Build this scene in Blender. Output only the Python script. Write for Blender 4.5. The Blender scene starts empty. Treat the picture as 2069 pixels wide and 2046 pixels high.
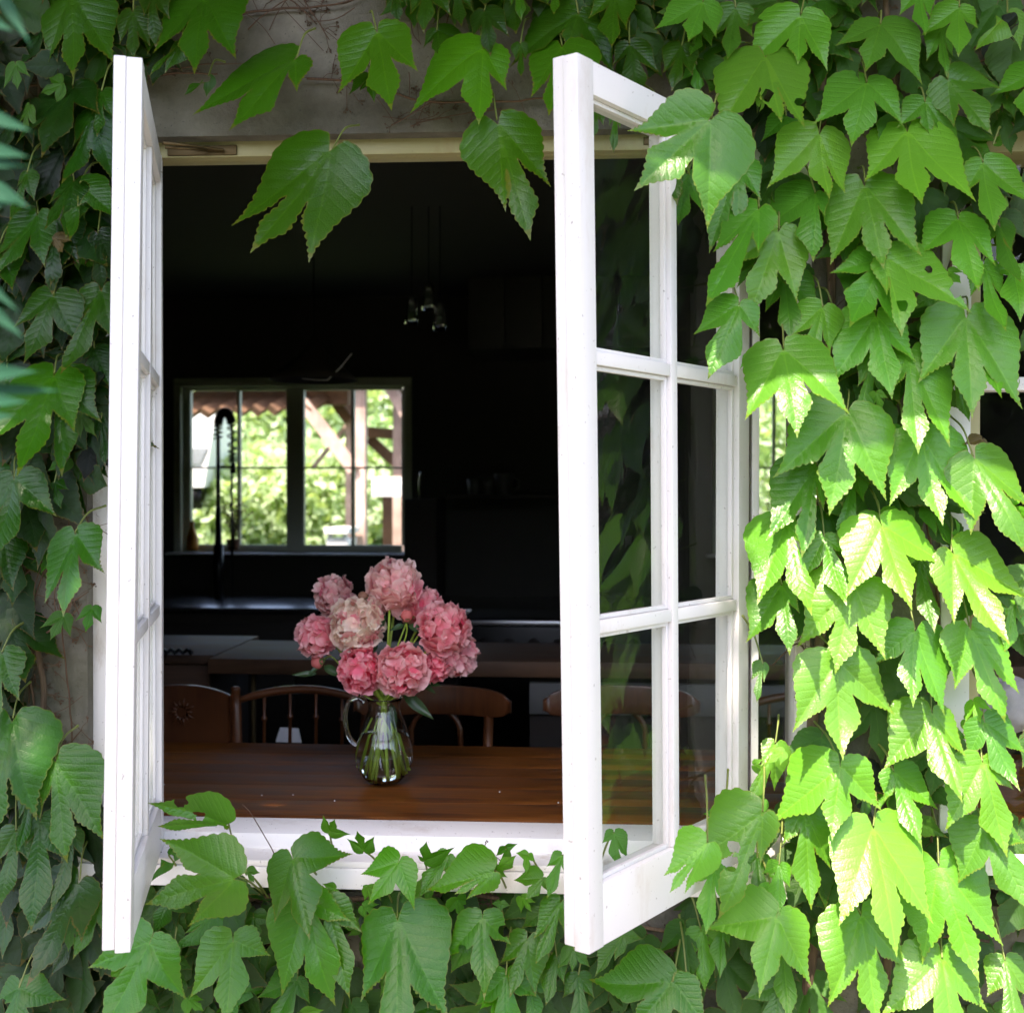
import bpy, bmesh, math, random
import numpy as np
from mathutils import Vector, Matrix, noise
from mathutils.geometry import delaunay_2d_cdt

random.seed(7); rng = np.random.default_rng(7)
S = bpy.context.scene
COL = S.collection

# ---------------------------------------------------------------- camera
FPX, PW, PH = 2427.8, 2069.0, 2046.0
CAM = np.array([0.8756, -2.4354, 1.4091]); YAW, PITCH, ROLL = 0.0628, -0.0105, 0.0013
FW = np.array([-math.sin(YAW)*math.cos(PITCH), math.cos(YAW)*math.cos(PITCH), math.sin(PITCH)])
_r = np.array([math.cos(YAW), math.sin(YAW), 0.0]); _u = np.cross(_r, FW)
RT = _r*math.cos(ROLL)+_u*math.sin(ROLL); UP = _u*math.cos(ROLL)-_r*math.sin(ROLL)
cam = bpy.data.cameras.new('camera'); camo = bpy.data.objects.new('camera', cam); COL.objects.link(camo)
cam.sensor_width = 36; cam.sensor_fit = 'HORIZONTAL'; cam.lens = FPX/PW*36
cam.clip_start = 0.05; cam.clip_end = 500
cam.dof.use_dof = True; cam.dof.focus_distance = 2.35; cam.dof.aperture_fstop = 4.2
camo.matrix_world = Matrix(((RT[0], UP[0], -FW[0], CAM[0]), (RT[1], UP[1], -FW[1], CAM[1]), (RT[2], UP[2], -FW[2], CAM[2]), (0, 0, 0, 1)))
S.camera = camo
def ray(px, py): return FW + RT*((px-PW/2)/FPX) + UP*((PH/2-py)/FPX)
def at_y(px, py, y):
    d = ray(px, py); return CAM + d*((y-CAM[1])/d[1])
def at_z(px, py, z):
    d = ray(px, py); return CAM + d*((z-CAM[2])/d[2])
def at_d(px, py, dist): return CAM + ray(px, py)*dist

# ---------------------------------------------------------------- sky, sun, exposure
SUN_EL, SUN_AZ = math.radians(60), math.radians(200)      # azimuth measured from +y clockwise (200 = in front of the wall, a little left)
SDIR = Vector((math.sin(SUN_AZ)*math.cos(SUN_EL), math.cos(SUN_AZ)*math.cos(SUN_EL), math.sin(SUN_EL)))
w = bpy.data.worlds.new('World'); S.world = w; w.use_nodes = True
nt = w.node_tree; bg = nt.nodes['Background']
sky = nt.nodes.new('ShaderNodeTexSky'); sky.sky_type = 'NISHITA'; sky.sun_disc = False
sky.sun_elevation = SUN_EL; sky.sun_rotation = SUN_AZ; sky.dust_density = 2.0; sky.ozone_density = 0.6
nt.links.new(sky.outputs[0], bg.inputs[0]); bg.inputs[1].default_value = 0.15
sl = bpy.data.lights.new('sun', 'SUN'); sl.energy = 2.5; sl.angle = math.radians(0.6); sl.color = (1, .95, .86)
so = bpy.data.objects.new('sun', sl); COL.objects.link(so); so.rotation_euler = SDIR.to_track_quat('Z', 'Y').to_euler()
S.view_settings.view_transform = 'Standard'; S.view_settings.look = 'None'; S.view_settings.gamma = 1
S.view_settings.use_curve_mapping = False; S.view_settings.exposure = 2.45
S.view_settings.use_white_balance = True; S.view_settings.white_balance_temperature = 7150; S.view_settings.white_balance_tint = 21
S.render.engine = 'CYCLES'
S.cycles.use_denoising = True; S.cycles.max_bounces = 9; S.cycles.transparent_max_bounces = 16
S.cycles.transmission_bounces = 8; S.cycles.glossy_bounces = 4; S.cycles.diffuse_bounces = 4
S.cycles.sample_clamp_indirect = 6; S.cycles.caustics_reflective = False

# ---------------------------------------------------------------- materials
class N:
    def __init__(s, name):
        s.m = bpy.data.materials.new(name); s.m.use_nodes = True; s.t = s.m.node_tree
        s.b = s.t.nodes['Principled BSDF']; s.out = s.t.nodes['Material Output']
    def n(s, t, **k):
        x = s.t.nodes.new(t)
        for a, b in k.items(): setattr(x, a, b)
        return x
    def l(s, a, b): s.t.links.new(a, b)
    def set(s, **k):
        for a, b in k.items():
            s.b.inputs[a.replace('_', ' ')].default_value = b
    def math(s, op, a, b=None, clamp=False):
        x = s.n('ShaderNodeMath', operation=op, use_clamp=clamp)
        for i, v in enumerate((a, b)):
            if v is None: continue
            if isinstance(v, (int, float)): x.inputs[i].default_value = v
            else: s.l(v, x.inputs[i])
        return x.outputs[0]
    def mix(s, f, a, b, mode='MIX'):
        x = s.n('ShaderNodeMix', data_type='RGBA', blend_type=mode)
        for i, v in ((0, f), (6, a), (7, b)):
            if isinstance(v, (int, float)): x.inputs[i].default_value = v
            elif isinstance(v, tuple): x.inputs[i].default_value = (*v[:3], 1)
            else: s.l(v, x.inputs[i])
        return x.outputs[2]
    def noise(s, scale, detail=4, rough=.55, coord='Object', stretch=None, dist=0):
        tc = s.n('ShaderNodeTexCoord'); v = tc.outputs[coord]
        if stretch:
            mp = s.n('ShaderNodeMapping'); mp.inputs['Scale'].default_value = stretch; s.l(v, mp.inputs[0]); v = mp.outputs[0]
        x = s.n('ShaderNodeTexNoise'); x.inputs['Scale'].default_value = scale; x.inputs['Detail'].default_value = detail
        x.inputs['Roughness'].default_value = rough; x.inputs['Distortion'].default_value = dist; s.l(v, x.inputs[0]); return x.outputs[0]
    def ramp(s, v, stops):
        x = s.n('ShaderNodeValToRGB'); e = x.color_ramp.elements
        while len(e) < len(stops): e.new(.5)
        for el, (p, c) in zip(e, stops):
            el.position = p; el.color = (*c, 1) if isinstance(c, tuple) else (c, c, c, 1)
        s.l(v, x.inputs[0]); return x.outputs[0]
    def bump(s, h, strength=.3, dist=.002):
        x = s.n('ShaderNodeBump'); x.inputs['Strength'].default_value = strength; x.inputs['Distance'].default_value = dist
        s.l(h, x.inputs['Height']); s.l(x.outputs[0], s.b.inputs['Normal']); return x

def paint(name, col, dirt=.35, dirtcol=(.35, .25, .13), rough=.42):
    k = N(name); a = k.noise(9, 6, .7, stretch=(1, 1, .35)); f = k.ramp(a, [(.55, 0.0), (.78, 1.0)])
    sp = k.noise(130, 2, .5); g = k.ramp(sp, [(.70, 0.0), (.745, 1.0)])
    c = k.mix(k.math('MULTIPLY', f, dirt), col, dirtcol); c = k.mix(k.math('MULTIPLY', g, .55*min(1, dirt*2.2)), c, (.12, .09, .05))
    k.l(c, k.b.inputs['Base Color']); k.set(Roughness=rough)
    k.bump(k.noise(55, 5, .6, stretch=(1, 1, .12)), .25, .0012); return k.m
M = {}
M['white'] = paint('white_paint', (.68, .67, .65), .42)
M['cream'] = paint('aged_cream_paint', (.36, .33, .16), .75, (.30, .22, .09), .5)
M['sillwhite'] = paint('weathered_white_paint', (.78, .76, .72), .95, (.36, .24, .14), .55)
M['sillwhite2'] = paint('white_sill_paint', (.84, .82, .79), .4, (.36, .24, .14), .5)
M['greypaint'] = paint('dull_grey_green_paint', (.42, .44, .34), .3, (.1, .09, .06), .5)

def plaster():
    k = N('stained_plaster'); a = k.noise(5, 8, .65); b = k.noise(60, 6, .7); c = k.noise(2.2, 3, .5)
    col = k.ramp(a, [(.3, (.055, .05, .036)), (.5, (.12, .11, .085)), (.7, (.21, .195, .155))])
    col = k.mix(k.math('MULTIPLY', k.ramp(c, [(.5, 0.0), (.75, 1.0)]), .5), col, (.12, .13, .06))
    col = k.mix(k.ramp(k.noise(170, 3, .6), [(.66, 0.0), (.72, 1.0)]), col, (.05, .045, .035))
    k.l(col, k.b.inputs['Base Color']); k.set(Roughness=.92)
    k.bump(k.math('ADD', b, k.math('MULTIPLY', a, 2.0)), .7, .006); return k.m
M['plaster'] = plaster()

def wood(name, c1, c2, rough, scale=14, axis=0, coat=0.0, bumps=.15):
    k = N(name); st = [6, 6, 6]; st[axis] = .35
    a = k.noise(scale, 7, .62, stretch=tuple(st), dist=.6); b = k.noise(3, 4, .6, stretch=(.7, 2.2, 1))
    col = k.ramp(a, [(.32, c1), (.68, c2)])
    col = k.mix(k.math('MULTIPLY', k.ramp(b, [(.42, 0.0), (.7, 1.0)]), .7), col, tuple(v*1.9 for v in c2))
    oi = k.n('ShaderNodeObjectInfo'); col = k.mix(k.math('MULTIPLY', oi.outputs['Random'], .35), col, tuple(v*.5 for v in c1))
    k.l(col, k.b.inputs['Base Color']); r = k.ramp(b, [(.3, rough), (.75, min(1, rough+.22))]); k.l(r, k.b.inputs['Roughness'])
    if coat: k.set(Coat_Weight=coat, Coat_Roughness=.12)
    k.bump(a, bumps, .002); return k.m
M['table'] = wood('dark_brown_table_wood', (.040, .011, .0025), (.21, .068, .011), .45, coat=.0); M['table'].node_tree.nodes['Principled BSDF'].inputs['Specular IOR Level'].default_value = .15
M['chair'] = wood('red_brown_chair_wood', (.06, .017, .006), (.12, .038, .011), .28, 10, 2, .4)
M['counter'] = wood('oiled_counter_wood', (.05, .022, .009), (.09, .04, .016), .5, coat=.0)
M['darkwood'] = wood('dark_stained_wood', (.010, .007, .005), (.02, .013, .009), .6)
M['beam'] = wood('weathered_pine_beam', (.34, .22, .19), (.50, .36, .31), .8, 8, 2)
M['beamdark'] = wood('brown_rafter_wood', (.10, .05, .03), (.17, .09, .05), .8, 8, 1)
M['bark'] = wood('ivy_bark', (.045, .028, .016), (.13, .085, .05), .9, 30, 2, 0, .8)
M['twig'] = wood('thin_twig', (.05, .028, .015), (.12, .065, .035), .85, 30, 2)

def plain(name, col, rough=.5, metal=0, var=.25, scale=12, bump=.1):
    k = N(name); a = k.noise(scale, 4, .6); c = k.mix(k.math('MULTIPLY', a, 1.0), tuple(v*(1-var) for v in col), tuple(min(1, v*(1+var)) for v in col))
    k.l(c, k.b.inputs['Base Color']); k.set(Roughness=rough, Metallic=metal); k.bump(a, bump, .001); return k.m
M['dark'] = plain('dark_room_paint', (.018, .015, .011), .7)
M['ceil'] = plain('dark_ceiling_boards', (.012, .010, .008), .8)
M['roomfloor'] = plain('dark_floor', (.03, .02, .013), .5)
M['metal'] = plain('black_metal', (.02, .02, .02), .3, .9)
M['steel'] = plain('brushed_steel', (.45, .45, .47), .25, 1)
M['bronze'] = plain('tarnished_brass', (.11, .075, .03), .5, .7)
M['whiteobj'] = plain('white_enamel', (.75, .75, .77), .5, 0, .06)
M['greyobj'] = plain('grey_enamel', (.10, .10, .095), .5, 0, .1)
M['cupgrey'] = plain('dull_stoneware', (.05, .05, .048), .6)
M['lilac'] = plain('lilac_grey_cloth', (.36, .34, .38), .9, 0, .2, 40, .5)
M['orange'] = plain('orange_plastic', (.6, .22, .01), .4)
M['olive'] = plain('olive_grey_panel', (.014, .013, .006), .6)
M['gutter'] = plain('zinc', (.3, .3, .31), .5, .6)
M['rooftile'] = plain('clay_roof', (.2, .09, .05), .85)

def ground_mat():
    k = N('lawn_ground'); a = k.noise(1.5, 8, .7); c = k.ramp(a, [(.3, (.035, .06, .015)), (.7, (.09, .14, .035))])
    k.l(c, k.b.inputs['Base Color']); k.set(Roughness=.95); k.bump(k.noise(40, 4), .8, .02); return k.m
M['lawn'] = ground_mat()
M['soil'] = plain('mossy_dirt', (.055, .035, .02), .95, 0, .6, 60, 1.0)

def leaf_mat():
    k = N('ivy_leaf'); oi = k.n('ShaderNodeObjectInfo'); base = oi.outputs['Color']
    uv = k.n('ShaderNodeUVMap'); uv.uv_map = 'vein'; sp = k.n('ShaderNodeSeparateXYZ'); k.l(uv.outputs[0], sp.inputs[0])
    u, d = sp.outputs[0], sp.outputs[1]
    wob = k.math('MULTIPLY', k.math('SUBTRACT', k.noise(22, 2), .5), .05)
    ph = k.math('MULTIPLY', k.math('ADD', k.math('SUBTRACT', u, k.math('MULTIPLY', d, .85)), wob), 9.0)
    fr = k.math('ABSOLUTE', k.math('SUBTRACT', k.math('FRACT', ph), .5))            # 0 at a side vein, .5 midway
    sec = k.math('SUBTRACT', 1.0, k.math('DIVIDE', fr, .07), True)
    prim = k.math('SUBTRACT', 1.0, k.math('DIVIDE', d, .013), True)
    mid = k.math('SUBTRACT', 1.0, k.math('DIVIDE', d, .045), True)
    vein = k.math('MAXIMUM', k.math('MULTIPLY', sec, .22), k.math('MULTIPLY', prim, .85))
    tc = k.n('ShaderNodeTexCoord'); vo = k.n('ShaderNodeTexVoronoi', feature='DISTANCE_TO_EDGE'); vo.inputs['Scale'].default_value = 170
    k.l(tc.outputs['Object'], vo.inputs['Vector'])
    blot = k.noise(14, 5, .65)
    c = k.mix(k.ramp(blot, [(.3, 0.0), (.75, .55)]), base, k.mix(1.0, base, (1.15, 1.12, .7), 'MULTIPLY'))
    c = k.mix(k.math('MULTIPLY', vein, .38), c, k.mix(1.0, base, (2.2, 1.7, 1.5), 'MULTIPLY'))
    at = k.n('ShaderNodeAttribute'); at.attribute_name = 'edge'
    ed = k.math('SUBTRACT', 1.0, k.math('DIVIDE', at.outputs['Fac'], .012), True)
    c = k.mix(k.math('MULTIPLY', ed, .22), c, (.34, .17, .03))
    spots = k.ramp(k.noise(45, 2, .4), [(.80, 0.0), (.815, 1.0)])
    c = k.mix(k.math('MULTIPLY', spots, .7), c, (.10, .06, .02))
    geo = k.n('ShaderNodeNewGeometry'); c = k.mix(k.math('MULTIPLY', geo.outputs['Backfacing'], .45), c, (.16, .24, .12))
    k.l(c, k.b.inputs['Base Color'])
    k.set(Roughness=.36, IOR=1.45); k.l(k.ramp(blot, [(.3, .28), (.75, .40)]), k.b.inputs['Roughness'])
    k.set(Specular_IOR_Level=.48)
    bul = k.math('ADD', k.math('MULTIPLY', k.math('SUBTRACT', 1.0, k.math('POWER', k.math('SUBTRACT', 1.0, k.math('MULTIPLY', fr, 2.0)), 3.0)), .6), k.math('MULTIPLY', k.math('MINIMUM', vo.outputs['Distance'], .25), 1.1))
    bul = k.math('ADD', k.math('SUBTRACT', bul, k.math('MULTIPLY', mid, .9)), k.math('MULTIPLY', blot, .5))
    bp = k.bump(bul, .46, .0013)
    tr = k.n('ShaderNodeBsdfTranslucent'); k.l(k.mix(1.0, c, (1.55, 1.95, .4), 'MULTIPLY'), tr.inputs[0]); k.l(bp.outputs[0], tr.inputs[1])
    ms = k.n('ShaderNodeMixShader'); ms.inputs[0].default_value = .29
    k.l(k.b.outputs[0], ms.inputs[1]); k.l(tr.outputs[0], ms.inputs[2]); k.l(ms.outputs[0], k.out.inputs[0]); return k.m
M['leaf'] = leaf_mat()
def simple_leaf(name, col, rough=.4, tl=.3):
    k = N(name); a = k.noise(9, 4); oi = k.n('ShaderNodeObjectInfo')
    c = k.mix(a, tuple(v*.6 for v in col), tuple(v*1.5 for v in col)); k.l(c, k.b.inputs['Base Color']); k.set(Roughness=rough)
    tr = k.n('ShaderNodeBsdfTranslucent'); k.l(k.mix(1.0, c, (1.9, 1.9, .7), 'MULTIPLY'), tr.inputs[0])
    ms = k.n('ShaderNodeMixShader'); ms.inputs[0].default_value = tl
    k.l(k.b.outputs[0], ms.inputs[1]); k.l(tr.outputs[0], ms.inputs[2]); k.l(ms.outputs[0], k.out.inputs[0]); return k.m
M['petiole'] = simple_leaf('leaf_stalk', (.16, .20, .045), .5, .1)
M['nearleaf'] = simple_leaf('blue_green_leaf', (.010, .055, .028), .65, .15); M['nearleaf'].node_tree.nodes['Principled BSDF'].inputs['Specular IOR Level'].default_value = .12
M['garden1'] = simple_leaf('garden_leaf_bright', (.40, .50, .33), .7, .3)
M['garden2'] = simple_leaf('garden_leaf_mid', (.30, .42, .22), .7, .3)
M['treeleaf'] = simple_leaf('tree_leaf', (.05, .10, .02), .5, .25)
M['stem'] = simple_leaf('flower_stem', (.34, .50, .06), .4, .2)
M['flowerleaf'] = simple_leaf('peony_leaf', (.025, .07, .02), .35, .2)
M['budgreen'] = simple_leaf('bud_sepal', (.10, .16, .04), .5, .1)

def petal_mat():
    k = N('petal'); oi = k.n('ShaderNodeObjectInfo'); uv = k.n('ShaderNodeUVMap'); uv.uv_map = 'uv'
    sp = k.n('ShaderNodeSeparateXYZ'); k.l(uv.outputs[0], sp.inputs[0]); v = sp.outputs[1]
    a = k.noise(30, 4, .6, stretch=(1, 1, 1)); f = k.ramp(k.math('ADD', v, k.math('MULTIPLY', k.math('SUBTRACT', a, .5), .5)), [(.45, 0.0), (.98, 1.0)])
    c = k.mix(f, k.mix(1.0, oi.outputs['Color'], (1, .80, .82), 'MULTIPLY'), k.mix(.38, oi.outputs['Color'], (.98, .84, .76)))
    k.l(c, k.b.inputs['Base Color']); k.set(Roughness=.6, Subsurface_Weight=0.0); k.bump(k.noise(120, 3, .6), .25, .001)
    tr = k.n('ShaderNodeBsdfTranslucent'); k.l(c, tr.inputs[0]); ms = k.n('ShaderNodeMixShader'); ms.inputs[0].default_value = .38
    k.l(k.b.outputs[0], ms.inputs[1]); k.l(tr.outputs[0], ms.inputs[2]); k.l(ms.outputs[0], k.out.inputs[0]); return k.m
M['petal'] = petal_mat()

def pane_mat():
    k = N('window_glass'); g = k.n('ShaderNodeBsdfGlossy'); g.inputs['Roughness'].default_value = .0; g.inputs['Color'].default_value = (1, 1, 1, 1)
    t = k.n('ShaderNodeBsdfTransparent'); t.inputs[0].default_value = (.93, .95, .93, 1)
    fr = k.n('ShaderNodeFresnel'); fr.inputs[0].default_value = 1.52
    bp = k.n('ShaderNodeBump'); bp.inputs['Strength'].default_value = .02; bp.inputs['Distance'].default_value = .01; k.l(k.noise(5, 2), bp.inputs['Height']); k.l(bp.outputs[0], g.inputs['Normal'])
    ms = k.n('ShaderNodeMixShader'); ge = k.n('ShaderNodeNewGeometry'); k.l(k.math('MULTIPLY', k.math('MULTIPLY', fr.outputs[0], .6, True), k.math('SUBTRACT', 1.0, ge.outputs['Backfacing'])), ms.inputs[0]); k.l(t.outputs[0], ms.inputs[1]); k.l(g.outputs[0], ms.inputs[2])
    df = k.n('ShaderNodeBsdfDiffuse'); df.inputs[0].default_value = (.35, .35, .32, 1)
    m2 = k.n('ShaderNodeMixShader'); dust = k.ramp(k.noise(120, 3, .7), [(.60, .003), (.75, .05)]); k.l(dust, m2.inputs[0])
    k.l(ms.outputs[0], m2.inputs[1]); k.l(df.outputs[0], m2.inputs[2]); k.l(m2.outputs[0], k.out.inputs[0]); return k.m
M['pane'] = pane_mat()
k = N('jug_glass'); k.set(Base_Color=(1, 1, 1, 1), Roughness=0.0, Transmission_Weight=1.0, IOR=1.48); k.l(k.mix(k.noise(3, 1), (.97, 1, .98), (1, 1, 1)), k.b.inputs['Base Color']); M['glass'] = k.m
k = N('water'); k.set(Roughness=0.0, Transmission_Weight=1.0, IOR=1.33); k.l(k.mix(k.noise(3, 1), (.98, 1, .97), (1, 1, 1)), k.b.inputs['Base Color']); M['water'] = k.m

# ---------------------------------------------------------------- helpers
def link(name, me, mat=None, parent=None, label=None, cat=None, group=None, kind=None, loc=None):
    o = bpy.data.objects.new(name, me); COL.objects.link(o)
    if mat is not None and me is not None and not me.materials: me.materials.append(mat)
    if parent is not None: o.parent = parent
    if loc is not None: o.location = loc
    for a, b in (('label', label), ('category', cat), ('group', group), ('kind', kind)):
        if b: o[a] = b
    return o
def empty(name, loc, label, cat, group=None, rz=0, kind=None):
    o = link(name, None, label=label, cat=cat, group=group, kind=kind); o.location = [float(v) for v in loc]; o.rotation_euler = (0, 0, rz); o.empty_display_size = .1
    bpy.context.view_layer.update(); return o
class MB:
    def __init__(s): s.v = []; s.f = []
    def add(s, v, f):
        n = len(s.v); s.v += [tuple(float(c) for c in p) for p in v]; s.f += [tuple(i+n for i in q) for q in f]
    def hexa(s, c8): s.add(c8, [(0, 3, 2, 1), (4, 5, 6, 7), (0, 1, 5, 4), (1, 2, 6, 5), (2, 3, 7, 6), (3, 0, 4, 7)])
    def box(s, x0, x1, y0, y1, z0, z1): s.hexa([(x0, y0, z0), (x1, y0, z0), (x1, y1, z0), (x0, y1, z0), (x0, y0, z1), (x1, y0, z1), (x1, y1, z1), (x0, y1, z1)])
    def tube(s, pts, rad, n=8, caps=True):
        pts = [Vector(p) for p in pts]; rad = rad if hasattr(rad, '__len__') else [rad]*len(pts)
        t0 = (pts[1]-pts[0]).normalized(); a = t0.orthogonal().normalized(); rings = []
        for i, p in enumerate(pts):
            t = (pts[min(i+1, len(pts)-1)]-pts[max(i-1, 0)]).normalized()
            a = (a - t*a.dot(t)).normalized(); b = t.cross(a)
            rings.append([p+(a*math.cos(2*math.pi*j/n)+b*math.sin(2*math.pi*j/n))*rad[i] for j in range(n)])
        v = [p for r in rings for p in r]; f = []
        for i in range(len(rings)-1):
            for j in range(n): f.append((i*n+j, i*n+(j+1) % n, (i+1)*n+(j+1) % n, (i+1)*n+j))
        if caps: f.append(tuple(range(n-1, -1, -1))); f.append(tuple((len(rings)-1)*n+j for j in range(n)))
        s.add(v, f)
    def lathe(s, prof, c, n=24):
        v = []; f = []; m = len(prof)
        for r, z in prof:
            for j in range(n): v.append((c[0]+r*math.cos(2*math.pi*j/n), c[1]+r*math.sin(2*math.pi*j/n), c[2]+z))
        for i in range(m-1):
            for j in range(n): f.append((i*n+j, i*n+(j+1) % n, (i+1)*n+(j+1) % n, (i+1)*n+j))
        s.add(v, f)
    def mesh(s, name, smooth=False, bevel=0, off=(0, 0, 0)):
        me = bpy.data.meshes.new(name); me.from_pydata([(a-off[0], b-off[1], c-off[2]) for a, b, c in s.v], [], s.f)
        if bevel:
            bm = bmesh.new(); bm.from_mesh(me); bmesh.ops.bevel(bm, geom=bm.edges[:], offset=bevel, segments=2, affect='EDGES', profile=.6); bm.to_mesh(me); bm.free()
        if smooth or bevel: me.shade_smooth()
        if bevel:
            try: me.set_sharp_from_angle(angle=math.radians(40))
            except Exception: pass
        me.update(); return me
def boxo(name, x0, x1, y0, y1, z0, z1, mat, parent=None, bevel=.002, **k):
    b = MB(); cx, cy, cz = (x0+x1)/2, (y0+y1)/2, (z0+z1)/2; b.box(x0, x1, y0, y1, z0, z1)
    o = link(name, b.mesh(name, bevel=bevel, off=(cx, cy, cz)), mat, None, **k); o.location = (cx, cy, cz)
    if parent is not None: o.parent = parent; o.matrix_parent_inverse = parent.matrix_world.inverted()
    return o
def addo(name, mb, mat, parent=None, smooth=False, bevel=0, **k):      # vertices given in world space
    o = link(name, mb.mesh(name, smooth, bevel), mat, parent, **k)
    if parent is not None: o.matrix_parent_inverse = parent.matrix_world.inverted()
    return o
def smoothpts(pts, n=6):
    P = [Vector(p) for p in pts]; P = [P[0]*2-P[1]]+P+[P[-1]*2-P[-2]]; out = []
    for i in range(1, len(P)-2):
        for j in range(n):
            t = j/n; a, b, c, d = P[i-1:i+3]
            out.append(.5*((2*b)+(c-a)*t+(2*a-5*b+4*c-d)*t*t+(3*b-a-3*c+d)*t**3))
    out.append(P[-2]); return out

# ---------------------------------------------------------------- ground and the house
FL = -0.03
b = MB()
b.box(-60, 60, -60, 80, FL-.6, FL-.12)
addo('ground', b, M['lawn'], kind='structure', label='grass lawn around the cottage')
YW, YB = -0.04, 3.9                  # outer face of the front wall, inner face of the back wall
HX0, HX1, ZT, ZB = 0.0, 1.2, 2.0865, 0.7378
xL = at_y(176, 1000, YW)[0]; zLint = at_y(600, 272, YW)[2]; zSill = 0.585
xM0 = HX1+.004; xM1 = at_y(1534, 1000, 0)[0]; xO2 = at_y(1602, 1000, 0)[0]; xC2 = at_y(1640, 1000, YW)[0]
x3a = at_y(1900, 1000, YW)[0]; x3b = 3.3
wall = MB(); Y0, Y1 = YW, .14
zSill = at_y(700, 1797, -.04)[2]-.004
def wbox(x0, x1, z0, z1): wall.box(x0, x1, Y0, Y1, z0, z1)
wbox(-3.2, xL, FL-.12, 3.0); wbox(xL, xC2, zLint, 3.0); wbox(xL, xC2, FL-.12, zSill)
wbox(xC2, x3a, FL-.12, 3.0); wbox(x3a, x3b, zLint, 3.0); wbox(x3a, x3b, FL-.12, zSill); wbox(x3b, 4.6, FL-.12, 3.0)
addo('front_wall', wall, M['plaster'], kind='structure', label='stained pale plaster house wall behind the climbing ivy')
pt = [at_y(px, py, YB) for px, py in ((353, 765), (832, 1117))]
wx0, wz1 = pt[0][0], pt[0][2]; wx1, wz0 = pt[1][0], pt[1][2]
b = MB()
e1 = at_y(1440, 760, YB)[0]; e2 = at_y(1720, 760, YB)[0]     # second far window, seen in the gap right of the open sash
for x0, x1, z0, z1 in ((-3.2, wx0, FL-.1, 2.6), (wx0, wx1, wz1, 2.6), (wx0, wx1, FL-.1, wz0), (wx1, e1, FL-.1, 2.6), (e1, e2, wz1, 2.6), (e1, e2, FL-.1, wz0), (e2, 4.6, FL-.1, 2.6)):
    b.box(x0, x1, YB, YB+.16, z0, z1)
addo('back_wall', b, M['dark'], kind='structure', label='dark kitchen back wall around the far window')
boxo('side_wall', -3.2, -3.0, Y1, YB, FL-.1, 2.6, M['dark'], kind='structure', bevel=0, label='dark side wall at the left end of the room')
boxo('side_wall', 4.4, 4.6, Y1, YB, FL-.1, 2.6, M['dark'], kind='structure', bevel=0, label='dark side wall at the right end of the room')
boxo('floor', -3.0, 4.4, Y1, YB, FL-.1, FL, M['roomfloor'], kind='structure', bevel=0, label='dark floor of the kitchen')
boxo('ceiling', -3.0, 4.4, Y1, YB, 2.45, 2.55, M['ceil'], kind='structure', bevel=0, label='dark ceiling of the kitchen')
b = MB(); EV = .92                    # roof with eaves above the window
b.hexa([(-3.6, -EV, 2.86), (5.0, -EV, 2.86), (5.0, 2.0, 4.3), (-3.6, 2.0, 4.3), (-3.6, -EV, 2.98), (5.0, -EV, 2.98), (5.0, 2.0, 4.42), (-3.6, 2.0, 4.42)])
b.hexa([(-3.6, 2.0, 4.3), (5.0, 2.0, 4.3), (5.0, 4.4, 3.0), (-3.6, 4.4, 3.0), (-3.6, 2.0, 4.42), (5.0, 2.0, 4.42), (5.0, 4.4, 3.12), (-3.6, 4.4, 3.12)])
addo('roof', b, M['rooftile'], kind='structure', label='clay tiled roof whose eaves overhang the wall')

# ---------------------------------------------------------------- window frame of the open window
wf = empty('window_frame', (.6, 0, ZB), 'fixed white and cream timber frame and sill holding the open casements', 'window frame')
zh0 = at_y(340, 319, 0)[2]; zh1 = at_y(340, 333, .06)[2]
zb1 = at_y(700, 1654, .10)[2]; zb2 = at_y(700, 1686, .0)[2]; zb3 = at_y(700, 1719, -.005)[2]; zb4 = at_y(700, 1741, -.088)[2]; zb5 = at_y(700, 1796, -.088)[2]
boxo('head', xL, xC2, 0, .058, zh0, zLint+.004, M['cream'], wf, .003)
boxo('head_stop', -.05, xM1+.2, .02, .06, zh1, zh0-.0008, M['cream'], wf, .002)
b = MB(); b.box(xL-.004, xL+.04, -.012, .08, ZB-.1, zh0-.001); b.box(xL+.042, -.06, .002, .08, ZB-.1, zh0-.001)
addo('jamb', b, M['sillwhite'], wf, bevel=.0025)
b = MB(); b.box(-.059, -.034, .016, .07, ZB-.05, zh1-.001); addo('jamb', b, M['white'], wf, bevel=.0025)
b = MB(); b.box(xM0, xM1, -.002, .07, ZB-.05, zh1-.001)
addo('mullion', b, M['white'], wf, bevel=.003)
b = MB(); b.box(xO2, xC2+.004, -.03, .09, ZB-.05, zh1-.001); addo('jamb', b, M['sillwhite'], wf, bevel=.003)
b = MB(); b.hexa([(xL, .0, zb3), (xC2, .0, zb3), (xC2, .10, zb3), (xL, .10, zb3), (xL, .0, zb2), (xC2, .0, zb2), (xC2, .10, zb1), (xL, .10, zb1)])
addo('bottom_rail', b, M['sillwhite2'], wf, bevel=.0015)
b = MB(); b.hexa([(xL-.02, -.086, zb4-.012), (xC2, -.086, zb4-.012), (xC2, .1, zb3-.012), (xL-.02, .1, zb3-.012), (xL-.02, -.086, zb4), (xC2, -.086, zb4), (xC2, .1, zb3-.001), (xL-.02, .1, zb3-.001)])
addo('sill', b, M['sillwhite'], wf, bevel=.002)
b = MB(); b.box(xL-.02, xC2, -.09, -.03, zb5, zb4-.013); b.box(xL-.02, xC2, -.03, .1, zb5, zb3-.02); addo('sill_board', b, M['sillwhite2'], wf, bevel=.003)
boxo('pane', xM1-.002, xO2+.002, .045, .049, zb1, zh1, M['pane'], wf, 0)
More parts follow.
